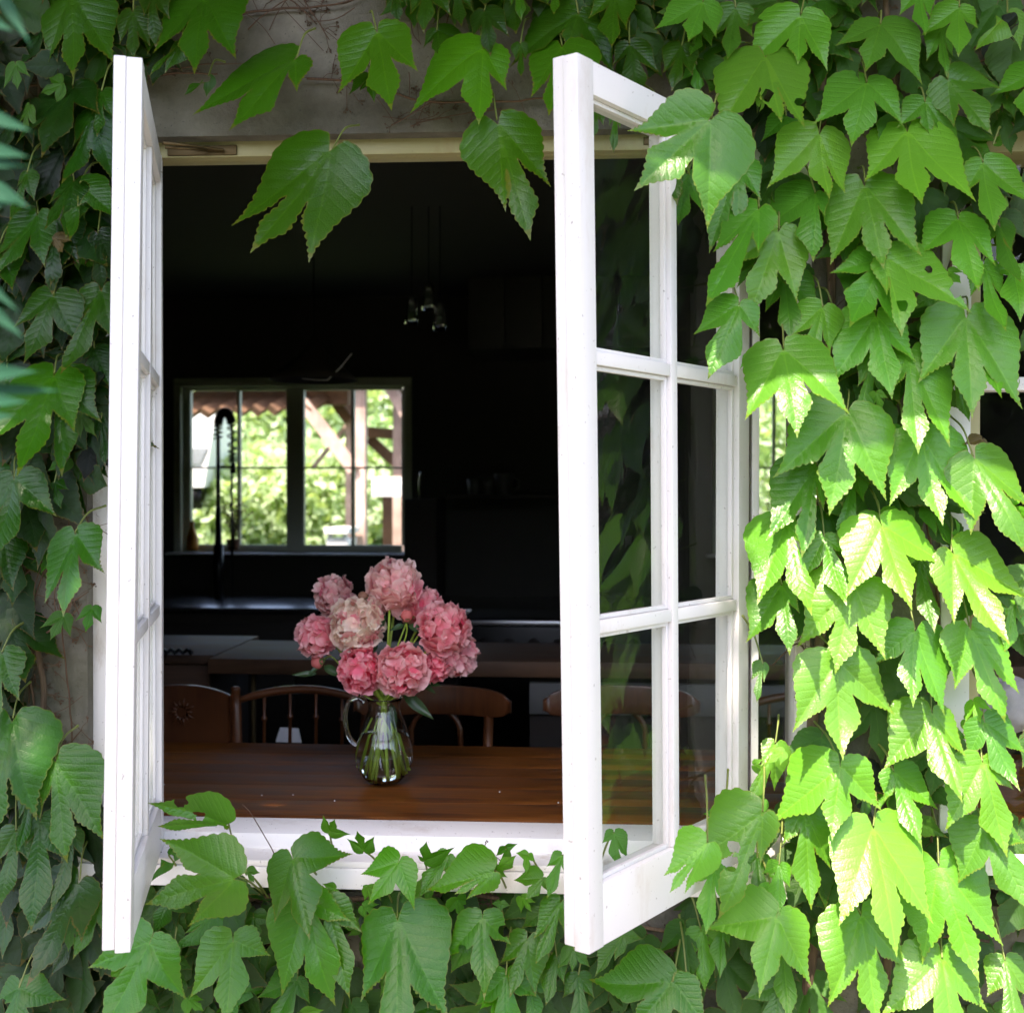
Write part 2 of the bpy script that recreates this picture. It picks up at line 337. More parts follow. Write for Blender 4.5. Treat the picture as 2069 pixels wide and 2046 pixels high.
# stay slots in the head
for px0, px1, py0, py1, bv in ((338, 478, 293, 315, 1), (1300, 1320, 276, 292, 0)):
    a = at_y(px0, py1, -.004); c = at_y(px1, py0, -.004)
    boxo('slot', a[0], c[0], -.005, .006, a[2], c[2], M['bronze'], wf, .002)
b = MB(); b.tube([at_y(330, 289, -.10), at_y(390, 295, -.02), at_y(452, 304, -.012)], .0035, 6); b.tube([at_y(334, 298, -.07), at_y(420, 303, -.016)], .003, 6)
addo('stay_arm', b, M['bronze'], wf, smooth=True)

# window at the far right of the facade
wr = empty('side_window', (x3a+.6, 0, ZB), 'white window on the right edge, its dark panes half hidden by ivy', 'window')
boxo('jamb', x3a, x3a+.056, -.046, .09, ZB-.02, zLint, M['white'], wr, .003)
boxo('head', x3a+.057, x3b, -.03, .09, ZT-.01, zLint, M['cream'], wr, .003)
boxo('stile', x3a+.06, x3a+.085, -.01, .05, ZB, ZT-.012, M['cream'], wr, .002)
zr = at_y(2030, 775, -.01)[2]
boxo('muntin', x3a+.087, x3b, -.02, .03, zr-.014, zr+.012, M['white'], wr, .002)
boxo('pane', x3a+.086, x3b, .02, .024, ZB, zr-.015, M['pane'], wr, 0); boxo('pane', x3a+.086, x3b, .02, .024, zr+.014, ZT-.012, M['pane'], wr, 0)
boxo('sill', x3a-.01, x3b, -.085, .1, ZB-.06, ZB-.022, M['sillwhite'], wr, .003)

# gravel strip added out of view to bounce neutral light onto the house
M['gravel'] = plain('pinkish_gravel', (.21, .20, .18), .95, 0, .3, 60, .8)
boxo('bounce_terrace', -6, 7, -4.6, YW-.002, FL-.125, FL-.10, M['gravel'], kind='structure', bevel=0, label='unseen gravel strip added to bounce neutral light onto the house wall')
# ---------------------------------------------------------------- the two casements
def casement(hx, th, side, wd, t, zt, zb, k, m1, m2, label):
    # side -1: hinged left, +1: hinged right
    d = np.array([-side*math.sin(th), -math.cos(th)]); e = np.array([-d[1], d[0]])*1.0
    if e[0]*(1) > 0: e = -e
    def P(s, q, z):
        x = hx+d[0]*s+e[0]*q+k*(z-1.5)*s/wd; return (x, d[1]*s+e[1]*q, z)
    root = empty('casement_sash', (hx, 0, zb), label, 'casement window')
    def piece(name, s0, s1, q0, q1, z0, z1, mat='white', bev=.0022, extra=()):
        b = MB()
        for (a0, a1, c0, c1, y0, y1) in ((s0, s1, q0, q1, z0, z1),)+tuple(extra):
            pts = [P(a0, c0, y0), P(a1, c0, y0), P(a1, c1, y0), P(a0, c1, y0), P(a0, c0, y1), P(a1, c0, y1), P(a1, c1, y1), P(a0, c1, y1)]
            b.hexa(pts)
        me = b.mesh(name)
        bm = bmesh.new(); bm.from_mesh(me); bmesh.ops.recalc_face_normals(bm, faces=bm.faces[:])
        if bev: bmesh.ops.bevel(bm, geom=bm.edges[:], offset=bev, segments=2, affect='EDGES', profile=.6)
        bm.to_mesh(me); bm.free(); me.shade_smooth()
        try: me.set_sharp_from_angle(angle=math.radians(40))
        except Exception: pass
        o = link(name, me, M[mat], root); o.matrix_parent_inverse = root.matrix_world.inverted(); return o
    sw, tr, br, mw = .046, .056, .104, .022
    g0, g1 = t*.42, t*.42+.004           # glass plane inside the thickness
    # free stile: rebated end, so two steps plus a shallow bead
    piece('stile', wd-sw, wd, 0, t*.55, zb, zt, extra=((wd-sw, wd-.005, t*.55+.0005, t, zb+.004, zt+.003),))
    piece('stile', .002, sw, 0, t, zb, zt)
    piece('rail', sw+.0005, wd-sw-.0005, .001, t-.001, zt-tr, zt-.001)
    piece('rail', sw+.0005, wd-sw-.0005, .001, t-.001, zb+.001, zb+br)
    cs = (wd)/2 - .004
    zs = [zt-tr, m1, m2, zb+br]
    piece('muntin', cs-mw/2, cs+mw/2, .003, t-.004, zb+br+.0005, zt-tr-.0005, extra=())
    for zz in (m1, m2):
        piece('muntin', sw+.001, cs-mw/2-.0005, .004, t-.005, zz-mw, zz); piece('muntin', cs+mw/2+.0005, wd-sw-.001, .004, t-.005, zz-mw, zz)
    # glazing beads round every pane, then the pane itself
    rows = [(zt-tr, m1), (m1-mw, m2), (m2-mw, zb+br)]
    for a, c in ((sw, cs-mw/2), (cs+mw/2, wd-sw)):
        for z1, z0 in rows:
            w2, qa, qb = .008, .012, g0-.0005
            piece('glazing_bead', a+.0005, a+w2, qa, qb, z0+.001, z1-.001, 'white', .001,
                  ((c-w2, c-.0005, qa, qb, z0+.001, z1-.001), (a+w2+.0003, c-w2-.0003, qa, qb, z1-w2, z1-.0008), (a+w2+.0003, c-w2-.0003, qa, qb, z0+.0008, z0+w2)))
            piece('pane', a+.001, c-.001, g0, g1, z0+.001, z1-.001, 'pane', 0)
    return root
casement(HX0, .2797, -1, .6012, .044, 2.0943, .6809, .0158, 1.647, 1.183, 'left casement swung open towards us, white, seen edge on')
casement(HX1, .5902, 1, .5988, .052, 2.1178, .6646, -.0152, 1.6436, 1.2008, 'right casement swung open, its six glass panes showing, ivy over its hinge side')

# ---------------------------------------------------------------- the kitchen inside
TZ = .705
tb = empty('dining_table', (.7, .5, FL), 'long dark brown plank table just inside the window', 'table')
ys = np.linspace(.155, .90, 7); ys[1:-1] += rng.uniform(-.02, .02, 5)
for i in range(6):
    o = boxo('plank', -1.1, 2.9, ys[i]+.0003, ys[i+1]-.0003, TZ-.035, TZ-rng.uniform(0, .0004), M['table'], tb, .0007)
boxo('apron', -.95, 2.75, .22, .24, TZ-.13, TZ-.038, M['table'], tb); boxo('apron', -.95, 2.75, .81, .83, TZ-.13, TZ-.038, M['table'], tb)
for x in (-.95, 2.68):
    for yy in (.2, .78): boxo('leg', x, x+.07, yy, yy+.07, FL, TZ-.037, M['table'], tb)
# crumbs
for i, (px, py) in enumerate(((676, 1618), (529, 1607), (332, 1585), (1128, 1622), (592, 1606), (1010, 1600))):
    p = at_z(px, py, TZ); b = MB(); b.lathe([(.0, 0), (.0018, .0004), (.0016, .0018), (0, .0024)], (p[0], p[1], TZ), 7)
    addo('crumb', b, M['whiteobj'], None, True, label=('white crumb on the table below the left side of the jug', 'crumb on the table left of centre', 'crumb on the table close to the left sash', 'crumb on the table beside the right casement', 'second crumb left of the jug, dimmer', 'crumb on the table right of the jug')[i], cat='crumb', group='crumbs on the table')

def bent_chair(cxp, y, label):
    c = at_y(cxp, 1400, y); cx = c[0]; s = .0 ; root = empty('bentwood_chair', (cx, y, FL), label, 'chair', 'bentwood chairs behind the table')
    zt = at_y(cxp, 1383, y)[2]; zb_ = at_y(cxp, 1441, y)[2]; hw = abs(at_y(cxp+156, 1400, y)[0]-cx)
    b = MB(); n = 20; rows = []
    for i in range(n+1):                      # curved top plate, ends rounded and leaning towards the sitter
        u = -1+2*i/n; x = cx+u*hw; yy = y-.07*u*u; r = (1-abs(u)**9)**.5 if abs(u) < 1 else .0
        top = zt-.012*u*u; h = (top-(zb_-.004*u*u)); mid = top-h/2; hh = h/2*max(r, .35)
        rows.append([(x, yy-.011, mid-hh), (x, yy+.011, mid-hh), (x, yy+.013, mid+hh), (x, yy-.009, mid+hh)])
    v = [p for r in rows for p in r]; f = []
    for i in range(n):
        for j in range(4): f.append((i*4+j, i*4+(j+1) % 4, (i+1)*4+(j+1) % 4, (i+1)*4+j))
    f += [(0, 1, 2, 3), tuple(n*4+q for q in (3, 2, 1, 0))]; b.add(v, f)
    addo('top_rail', b, M['chair'], root, bevel=.004)
    zseat = .44; hr = abs(at_y(cxp+50, 1400, y)[0]-cx); ztop = at_y(cxp, 1432, y)[2]
    b = MB(); pts = [(cx-hr*.95, y+.01, zseat), (cx-hr, y+.01, zseat+.14)]
    for i in range(0, 13): a = math.pi*(1-i/12); pts.append((cx+hr*math.cos(a), y+.005, ztop-hr+hr*math.sin(a)))
    pts += [(cx+hr, y+.01, zseat+.14), (cx+hr*.95, y+.01, zseat)]; b.tube(smoothpts(pts, 3), .0085, 10); addo('hoop', b, M['chair'], root, True)
    for sx in (-1, 1):
        b = MB(); b.tube([(cx+sx*hw*.70, y-.03, zb_+.004), (cx+sx*hw*.66, y-.02, zseat), (cx+sx*hw*.72, y+.03, FL)], [.0145, .0155, .012], 12); addo('back_leg', b, M['chair'], root, True)
        b = MB(); b.tube([(cx+sx*hw*.66, y-.38, zseat-.02), (cx+sx*hw*.72, y-.42, FL)], [.015, .011], 10); addo('front_leg', b, M['chair'], root, True)
    b = MB(); b.lathe([(0, -.02), (.17, -.02), (.18, -.01), (.18, .005), (.165, .012), (0, .006)], (cx, y-.2, zseat), 28); addo('seat', b, M['chair'], root, True)
    return root
YC = 1.12
bent_chair(880, YC, 'bentwood chair with curved plate behind the glass jug, right of the flowers')
bent_chair(1254, YC+.03, 'bentwood chair with arched hoop seen through the right sash glass')

def spindle_chair(px0, px1, pyp, y, label, post_top):
    a = at_y(px0, pyp, y); c = at_y(px1, pyp, y); cx = (a[0]+c[0])/2; hw = (c[0]-a[0])/2
    root = empty('spindle_chair', (cx, y, FL), label, 'chair', 'spindle back chairs behind the table')
    zt = at_y(px0, post_top, y)[2]; zrail = at_y(px0, post_top+27, y)[2]; zs = .44
    for sx in (-1, 1):
        b = MB(); X = cx+sx*hw
        b.tube([(X, y, zt+.002), (X, y, zt-.006), (X+sx*.0, y, zt-.012), (X-sx*.004, y-.01, zt-.05), (X-sx*.022, y-.04, zs), (X, y+.05, FL)], [.010, .0165, .0135, .0155, .017, .013], 12)
        addo('post', b, M['chair'], root, True)
        b = MB(); b.tube([(X-sx*.02, y-.38, zs-.01), (X, y-.42, FL)], [.016, .012], 10); addo('front_leg', b, M['chair'], root, True)
    b = MB(); pts = [(cx+hw*u*.97, y-.005+.02*(1-u*u), zrail+.034*(1-u*u)) for u in np.linspace(-1, 1, 15)]; b.tube(pts, [.010]*2+[.0125]*11+[.010]*2, 10); addo('top_rail', b, M['chair'], root, True)
    for u in (-.58, -.19, .2, .59):
        X = cx+hw*u; z1 = zrail+.034*(1-u*u); b = MB(); m = zs+(z1-zs)*.78
        b.tube([(X, y+.01, z1), (X, y+.01, m+.012), (X, y+.01, m+.006), (X, y+.01, m), (X, y+.01, m-.006), (X, y, zs)], [.0045, .005, .0095, .0095, .005, .008], 8); addo('spindle', b, M['chair'], root, True)
    boxo('seat', cx-hw-.01, cx+hw+.01, y-.40, y+.02, zs-.03, zs, M['chair'], root, .008)
    return root
spindle_chair(476, 745, 1440, YC, 'spindle back chair with round posts left of the glass jug', 1388)
spindle_chair(1500, 1765, 1440, YC+.1, 'spindle back chair glimpsed in the gap right of the open casement', 1400)
# carved chair at the far left
a = at_y(300, 1400, YC-.02); c = at_y(468, 1400, YC-.02); zt = at_y(390, 1383, YC)[2]
cc = empty('carved_chair', ((a[0]+c[0])/2, YC, FL), 'solid back chair with a carved sun shape at the left sash', 'chair')
cx, hw = (a[0]+c[0])/2-.03, (c[0]-a[0])/2+.03
b = MB(); n = 16; rows = []
for i in range(n+1):
    u = -1+2*i/n; top = zt-.028*abs(u)**2.2; x = cx+u*hw; rows.append([(x, YC-.012-.02*u*u, .52), (x, YC+.012-.02*u*u, .52), (x, YC+.012-.02*u*u, top), (x, YC-.012-.02*u*u, top)])
v = [p for r in rows for p in r]; f = []
for i in range(n):
    for j in range(4): f.append((i*4+j, i*4+(j+1) % 4, (i+1)*4+(j+1) % 4, (i+1)*4+j))
f += [(0, 1, 2, 3), tuple(n*4+q for q in (3, 2, 1, 0))]; b.add(v, f); addo('backrest', b, M['chair'], cc, bevel=.004)
b = MB(); o_ = at_y(363, 1440, YC-.03)
for i in range(14):
    an = i/14*2*math.pi; r0, r1 = .016, .042 if i % 2 else .034
    b.tube([(o_[0]+math.cos(an)*r0, YC-.0155, o_[2]+math.sin(an)*r0), (o_[0]+math.cos(an)*r1, YC-.0155, o_[2]+math.sin(an)*r1)], [.004, .0015], 6)
addo('carving', b, M['chair'], cc, True)
boxo('seat', cx-hw, cx+hw, YC-.42, YC, .42, .45, M['chair'], cc, .006)
for sx in (-1, 1):
    for yy in (YC-.40, YC-.02): boxo('leg', cx+sx*(hw-.03)-.017, cx+sx*(hw-.03)+.017, yy-.017, yy+.017, FL, .419, M['chair'], cc, .004)
for x0 in (-1,):
    boxo('stile', cx-hw+.0, cx-hw+.03, YC-.03, YC+.0, .45, .52, M['chair'], cc); boxo('stile', cx+hw-.03, cx+hw, YC-.03, YC+.0, .45, .52, M['chair'], cc)

# kitchen island
IZ = .87; p0 = at_z(420, 1330, IZ); p1 = at_z(512, 1293, IZ); yf, yr = p0[1], p1[1]
isl = empty('kitchen_island', (.9, (yf+yr)/2, FL), 'long wooden kitchen island with a thick pale top behind the chairs', 'kitchen island')
x0 = p0[0]; boxo('worktop', x0, 3.1, yf, yr, IZ-.05, IZ, M['counter'], isl, .003)
for i, x in enumerate((x0+.115, x0+2.3)): boxo('leg', x, x+.012, yf+.1, yf+.12, FL, IZ-.051, M['bronze'], isl)
a = at_y(1025, 1372, yf+.06); c = at_y(1150, 1442, yf+.06)
boxo('drawer_front', x0+1.05, x0+1.9, yf+.05, yf+.07, c[2], IZ-.075, M['greyobj'], isl)
boxo('cabinet_body', x0+1.05, x0+1.9, yf+.071, yr-.04, FL+.1, IZ-.052, M['darkwood'], isl)
sc = empty('side_cabinet', (-.5, yr, FL), 'low wooden cabinet with a worktop beside the island, behind the carved chair', 'cabinet')
q = at_z(325, 1322, IZ-.004)
boxo('worktop', -1.3, x0-.015, q[1], q[1]+.55, IZ-.035, IZ-.004, M['counter'], sc, .003)
boxo('door', -1.25, x0-.04, q[1]+.02, q[1]+.04, .10, IZ-.036, M['counter'], sc); boxo('cabinet_body', -1.25, x0-.04, q[1]+.041, q[1]+.5, FL, IZ-.037, M['darkwood'], sc)
b = MB(); b.tube([at_z(330+i*8, 1312+(i % 2)*6, IZ+.01) for i in range(8)], .008, 6); addo('cloth', b, M['metal'], None, True, label='dark crumpled cloth on the worktop by the left sash', cat='cloth')

# back counter, sink, shelves, stove
bc = empty('back_counter', (.3, 3.6, FL), 'dark kitchen counter running below the far window', 'counter')
yb0 = at_z(600, 1228, .87)[1]
boxo('worktop', -2.9, 4.2, yb0, YB-.002, .84, .87, M['steel'], bc, .004); boxo('cabinet_body', -2.9, 4.2, yb0+.03, YB-.003, FL, .839, M['darkwood'], bc)
for i in range(9): boxo('door', -2.8+i*.77, -2.8+i*.77+.75, yb0+.008, yb0+.029, .08, .80, M['darkwood'], bc)
st = empty('stove', (1.7, 2.6, FL), 'dark range cooker with round knobs behind the island', 'stove')
xa = at_y(930, 1300, 2.5)[0]; xb = at_y(1330, 1300, 2.5)[0]
boxo('body', xa, xb, 2.5, 3.0, FL, .86, M['metal'], st, .006); boxo('hob', xa, xb, 2.5, 3.0, .861, .885, M['steel'], st, .003)
for i in range(7):
    X = xa+.1+i*(xb-xa-.2)/6; b = MB(); b.tube([(X, 2.499, .79), (X, 2.46, .79)], .025, 16); addo('knob', b, M['darkwood'], st, True)
hood = empty('range_hood', (1.7, 3.2, 1.9), 'olive grey panelled range hood high above the stove', 'range hood')
a = at_y(945, 560, 3.3); c = at_y(1480, 700, 3.3)
n = 7
for i in range(n):
    X0 = a[0]+(c[0]-a[0])*i/n; boxo('panel', X0+.003, X0+(c[0]-a[0])/n-.003, 3.3, 3.33, c[2], a[2], M['olive'], hood)
boxo('body', a[0], c[0], 3.332, YB-.01, c[2], a[2], M['darkwood'], hood)
b = MB()                                                  # high pull-down tap
c0 = at_y(441, 1125, 3.62); zt = at_y(441, 832, 3.62)[2]; X, Yt = c0[0], 3.62; x2 = at_y(468, 1000, 3.62)[0]
tap = empty('kitchen_tap', (X, Yt, .87), 'tall black spring tap standing in front of the far window', 'tap')
b = MB(); b.tube([(X, Yt, .871), (X, Yt, 1.15), (X, Yt, 1.151), (X, Yt, 1.36), (X, Yt, zt-.12)], [.026, .026, .019, .012, .010], 12); addo('body', b, M['metal'], tap, True)
hr = (x2-X)/2; arc = [(X, Yt, zt-.14)]+[(X+hr-hr*math.cos(a), Yt, zt-.07+.07*math.sin(a)) for a in np.linspace(0, math.pi, 9)]+[(x2+.004, Yt, zt-.2), (x2+.008, Yt, zt-.26)]
P = smoothpts(arc, 10); b = MB(); b.tube(P, .0075, 8); addo('hose', b, M['metal'], tap, True)
b = MB(); coil = []
for i in range(len(P)-1):
    t = (P[i+1]-P[i]).normalized(); n1 = t.cross(Vector((0, 1, 0))).normalized(); n2 = t.cross(n1)
    for j in range(4):
        f_ = i+j/4; an = f_*2*math.pi/3.0; coil.append(P[i].lerp(P[i+1], j/4)+(n1*math.cos(an)+n2*math.sin(an))*.021)
b.tube(coil, .0045, 5); addo('spring', b, M['metal'], tap, True)
b = MB(); zz = zt-.26; b.tube([(x2+.008, Yt, zz), (x2+.008, Yt, zz-.05), (x2+.008, Yt, zz-.055)], [.012, .016, .010], 10); addo('spray_head', b, M['metal'], tap, True)
b = MB(); b.tube([(x2+.006, Yt-.02, zz-.05), (x2+.008, Yt-.02, .872)], .006, 8); b.tube([(X, Yt, zz-.02), (x2+.008, Yt, zz-.02)], .005, 6); addo('holder_rod', b, M['metal'], tap, True)
# things on the far sill
p = at_y(390, 1108, 3.85); b = MB(); zz = wz0+.014
b.lathe([(0, 0), (.03, 0), (.032, .01), (.03, .07), (.018, .10), (.010, .12), (.012, .15), (0, .155)], (p[0], 3.84, zz), 14); addo('soap_bottle', b, M['orange'], None, True, label='orange squeeze bottle on the left end of the far sill', cat='bottle')
p = at_y(464, 1108, 3.84); pot = empty('dried_plant', (p[0]+.02, 3.84, zz), 'dry brown plant in a small pot on the far sill behind the tap', 'plant')
b = MB(); b.lathe([(0, 0), (.028, 0), (.038, .06), (.034, .06), (.03, .05), (0, .05)], (p[0]+.02, 3.84, zz), 14); addo('pot', b, M['rooftile'], pot, True)
b = MB()
for i in range(60):
    an = rng.uniform(0, 6.28); r = rng.uniform(.01, .10); h = rng.uniform(.10, .24); q0 = Vector((p[0]+.02, 3.84, zz+.05)); q1 = q0+Vector((math.cos(an)*r*.4, math.sin(an)*r*.1, h*.5)); q2 = q0+Vector((math.cos(an)*r, math.sin(an)*r*.3, h*rng.uniform(.7, 1)))
    b.tube([q0, q1, q2], .0012, 3)
    for j in range(3): q3 = q2+Vector(rng.uniform(-.012, .012, 3)); b.tube([q3, q3+Vector((.003, 0, .008))], .0035, 4)
addo('dry_stems', b, M['twig'], pot)

# far window
def far_window(x0, x1, panes, label):
    r = empty('far_window', ((x0+x1)/2, YB, wz0), label, 'window')
    ztop, zbot = at_y(600, 789, YB+.05)[2], at_y(600, 1100, YB+.05)[2]; zm = at_y(600, 945, YB+.05)[2]
    fr = boxo('frame', x0, x1, YB-.02, YB+.10, wz1-.045, wz1, M['greypaint'], r, .003)
    g = 'greypaint'
    boxo('frame', x0, x0+.04, YB-.02, YB+.10, wz0, wz1-.046, M[g], r, .003); boxo('frame', x1-.04, x1, YB-.02, YB+.10, wz0, wz1-.046, M[g], r, .003)
    boxo('sill', x0-.03, x1+.03, YB-.07, YB+.10, wz0-.012, wz0-.001, M['white'], r, .003)
    xs = [v for q in panes for v in q]; 
    # stiles between pane columns
    edges = [x0+.041]+[v for q in panes for v in q]+[x1-.041]
    for i in range(0, len(edges), 2):
        wd = edges[i+1]-edges[i]
        boxo('muntin' if wd < .03 else 'stile', edges[i]+.0003, edges[i+1]-.0003, YB+.02, YB+.06, zbot if wd < .03 else wz0+.001, ztop if wd < .03 else wz1-.047, M[g], r, .002)
    X0, X1 = panes[0][0], panes[-1][1]
    boxo('rail', X0, X1, YB+.022, YB+.058, ztop+.0005, wz1-.047, M[g], r, .002); boxo('rail', X0, X1, YB+.022, YB+.058, wz0+.001, zbot-.0005, M[g], r, .002)
    for a, c in panes:
        boxo('muntin', a+.0005, c-.0005, YB+.03, YB+.055, zm-.005, zm+.005, M[g], r, .001)
        for z0, z1 in ((zbot, zm-.0055), (zm+.0055, ztop)): boxo('pane', a, c, YB+.04, YB+.043, z0, z1, M['pane'], r, 0)
X = lambda p: at_y(p, 945, YB+.04)[0]
far_window(wx0, wx1, [(X(387.5), X(481)), (X(487), X(580)), (X(616), X(710.5)), (X(717), X(812))], 'far window of eight panes opening onto the bright garden')
far_window(e1, e2, [(X(1475), X(1560)), (X(1566), X(1650))], 'second far window seen in the gap beside the ivy')

# hanging lamps
lp = at_d(665, 700, 4.6); lr = empty('pendant_lamp', (lp[0], lp[1], 2.44), 'dark cone lamp hanging over the island, white line standing in for light on its rim', 'lamp')
z0 = at_y(665, 768, lp[1])[2]; b = MB(); b.lathe([(.012, .17), (.02, .15), (.05, .10), (.14, .03), (.17, 0), (.166, 0), (.05, .095), (.012, .145)], (lp[0]-.06, lp[1], z0), 28); addo('lamp_shade', b, M['darkwood'], lr, True)
b = MB(); b.tube([(lp[0]-.06, lp[1], z0+.16), (lp[0]-.06, lp[1], 2.449)], .003, 6); addo('cord', b, M['metal'], lr)
b = MB(); b.tube([at_y(711, 714, lp[1]-.1), at_y(690, 740, lp[1]-.1), at_y(662, 768, lp[1]-.1), at_y(640, 768, lp[1]-.1), at_y(610, 765, lp[1]-.1)], [.002, .0025, .0025, .0015, .001], 6); addo('rim_highlight', b, M['whiteobj'], lr)  # white tube drawn as the highlight along the shade's rim
for i, (px, py) in enumerate(((832, 628), (866, 600), (889, 640))):
    p = at_y(px, py, 1.9); lr = empty('glass_pendant', (p[0], 1.9, 2.44), ('tall' if i == 0 else 'short' if i == 1 else 'slim')+' hanging glass lamp in the dark, '+('lowest of the three', 'highest of the three', 'rightmost of the three')[i], 'lamp', 'glass pendants over the table')
    b = MB(); b.lathe([(.012, .05), (.020, .035), (.026, -.03), (.024, -.05), (.022, -.03), (.017, .03)], tuple(p), 18); addo('glass_shade', b, M['glass'], lr, True)
    b = MB(); b.tube([(p[0], 1.9, p[2]+.04), (p[0], 1.9, 2.449)], .0022, 5); addo('cord', b, M['metal'], lr)
# cups on a back shelf and a small steel tap
sh = boxo('shelf', at_y(905, 1000, 3.6)[0], at_y(1130, 1000, 3.6)[0], 3.55, YB-.003, at_y(900, 1006, 3.6)[2], at_y(900, 1000, 3.6)[2], M['darkwood'], None, .002, label='dark wall shelf carrying cups right of the far window', cat='shelf')
for i, px in enumerate((958, 985, 1018)):
    p = at_y(px, 1000, 3.62); b = MB(); s_ = (.9, 1, 1.2)[i]; b.lathe([(0, .002), (.03*s_, .002), (.042*s_, .09*s_), (.038*s_, .09*s_), (.027*s_, .01), (0, .01)], tuple(p), 18)
    b.tube([(p[0]+.04*s_, 3.62, p[2]+.075*s_), (p[0]+.065*s_, 3.62, p[2]+.06*s_), (p[0]+.06*s_, 3.62, p[2]+.03*s_), (p[0]+.034*s_, 3.62, p[2]+.02*s_)], .005, 6)
    addo('cup', b, M['cupgrey'], None, True, label=('smallest dim cup on the dark shelf', 'middle dim cup on the dark shelf', 'largest dim cup on the dark shelf, nearest the right sash')[i], cat='cup', group='cups on the shelf')
p = at_y(848, 1008, 3.55); b = MB(); b.box(p[0]-.07, p[0]+.09, 3.5, YB-.003, .871, p[2]); addo('column_cabinet', b, M['darkwood'], label='dark narrow cabinet right of the far window', cat='cabinet')
b = MB(); q = Vector(p); b.tube([q, q+Vector((-.004, 0, .08)), q+Vector((0, 0, .115)), q+Vector((.008, -.01, .135))], [.004, .004, .004, .006], 8); addo('drinking_tap', b, M['steel'], None, True, label='small steel tap glinting on the cabinet right of the far window', cat='tap')
# paper and napkin seen between the spindles
p = at_z(560, 1490, .45); b = MB(); q = at_y(575, 1480, yf+.02)
b.add([tuple(q+np.array([-.03, 0, -.03])), tuple(q+np.array([.05, .02, -.035])), tuple(q+np.array([.035, .04, .008])), tuple(q+np.array([-.02, .02, .014])), tuple(q+np.array([-.03, .01, -.034])), tuple(q+np.array([.05, .03, -.039])), tuple(q+np.array([.035, .05, .004])), tuple(q+np.array([-.02, .03, .010]))], [(0, 1, 2, 3), (7, 6, 5, 4), (0, 4, 5, 1), (1, 5, 6, 2), (2, 6, 7, 3), (3, 7, 4, 0)])
addo('folded_paper', b, M['whiteobj'], None, label='white folded paper glimpsed between the chair spindles', cat='paper')

# cushion in the right hand window, with papers
def blob(c, r, seed, sq=(1, 1, 1), n=24, amp=.18):
    b = MB(); v = []; f = []
    for i in range(n+1):
        th = math.pi*i/n
        for j in range(n*2):
            ph = math.pi*j/n; d = Vector((math.sin(th)*math.cos(ph), math.sin(th)*math.sin(ph), math.cos(th)))
            q = 1+amp*noise.fractal(d*2.2+Vector((seed, 0, 0)), 1, 2, 4); v.append((c[0]+d.x*r*sq[0]*q, c[1]+d.y*r*sq[1]*q, c[2]+d.z*r*sq[2]*q))
    for i in range(n):
        for j in range(n*2): f.append((i*n*2+j, i*n*2+(j+1) % (n*2), (i+1)*n*2+(j+1) % (n*2), (i+1)*n*2+j))
    b.add(v, f); return b
p = at_y(2040, 1425, .30); addo('cushion', blob(p, .085, 3, (1.1, .7, .7)), M['lilac'], None, True, label='rumpled lilac grey cushion inside the right hand window', cat='cushion')
p = at_z(1985, 1640, TZ+.02); addo('newspaper', blob((p[0], .4, TZ+.03), .06, 9, (1.3, 1, .4), 16, .4), M['whiteobj'], None, True, label='crumpled white paper on the table end inside the right window', cat='paper')

# ---------------------------------------------------------------- jug with peonies
JC = at_z(776, 1583, TZ); JS = 1/ (FPX/np.dot(JC-CAM, FW))          # metres per photo pixel there
JX, JY = JC[0], JC[1]
jug = empty('glass_jug', (JX, JY, TZ), 'clear glass jug of water with a looped handle standing on the table', 'jug')
def jr(w_, y_): return (w_/2*JS, (1583-y_)*JS)
prof = [(0, .003)]+[jr(a, b_) for a, b_ in ((52, 1581), (66, 1578), (86, 1568), (106, 1552), (117, 1532), (117, 1515), (108, 1494), (92, 1470), (76, 1450), (65, 1436), (62, 1424), (67, 1415), (74, 1409))]
inner = [(max(0, r-.0022), z+(.004 if z < .02 else 0)) for r, z in reversed(prof[1:])]+[(0, .0075)]
b = MB(); b.lathe([prof[0]]+[tuple(p) for p in smoothpts([(r, z, 0) for r, z in prof[1:]], 3)] if False else prof+inner, (JX, JY, TZ+.0005), 64)
me = b.mesh('jug_body', True); jb = link('jug_body', me, M['glass'], jug); jb.matrix_parent_inverse = jug.matrix_world.inverted()
md = jb.modifiers.new('sub', 'SUBSURF'); md.levels = 1; md.render_levels = 1
b = MB(); hpts = [(738, 1417), (722, 1408), (706, 1416), (699, 1440), (700, 1468), (708, 1490), (722, 1502), (731, 1494)]
b.tube(smoothpts([(JX+(px-776)*JS, JY-.01, TZ+(1583-py)*JS) for px, py in hpts], 5), [.0058]*36, 12); addo('handle', b, M['glass'], jug, True)
zw = (1583-1477)*JS; wp = [(0, .0078)]+[(max(0, r-.0021), z+(.0045 if z < .02 else 0)) for r, z in prof[1:] if z < zw]+[(max(0, 95/2*JS-.0021), zw), (0, zw)]
b = MB(); b.lathe(wp, (JX, JY, TZ+.0006), 64); o = addo('water', b, M['water'], jug, True)
bm = bmesh.new(); bm.from_mesh(o.data); bmesh.ops.recalc_face_normals(bm, faces=bm.faces[:]); bm.to_mesh(o.data); bm.free()
bm = bmesh.new(); bm.from_mesh(me); bmesh.ops.remove_doubles(bm, verts=bm.verts[:], dist=1e-5); bmesh.ops.recalc_face_normals(bm, faces=bm.faces[:]); bm.to_mesh(me); bm.free()

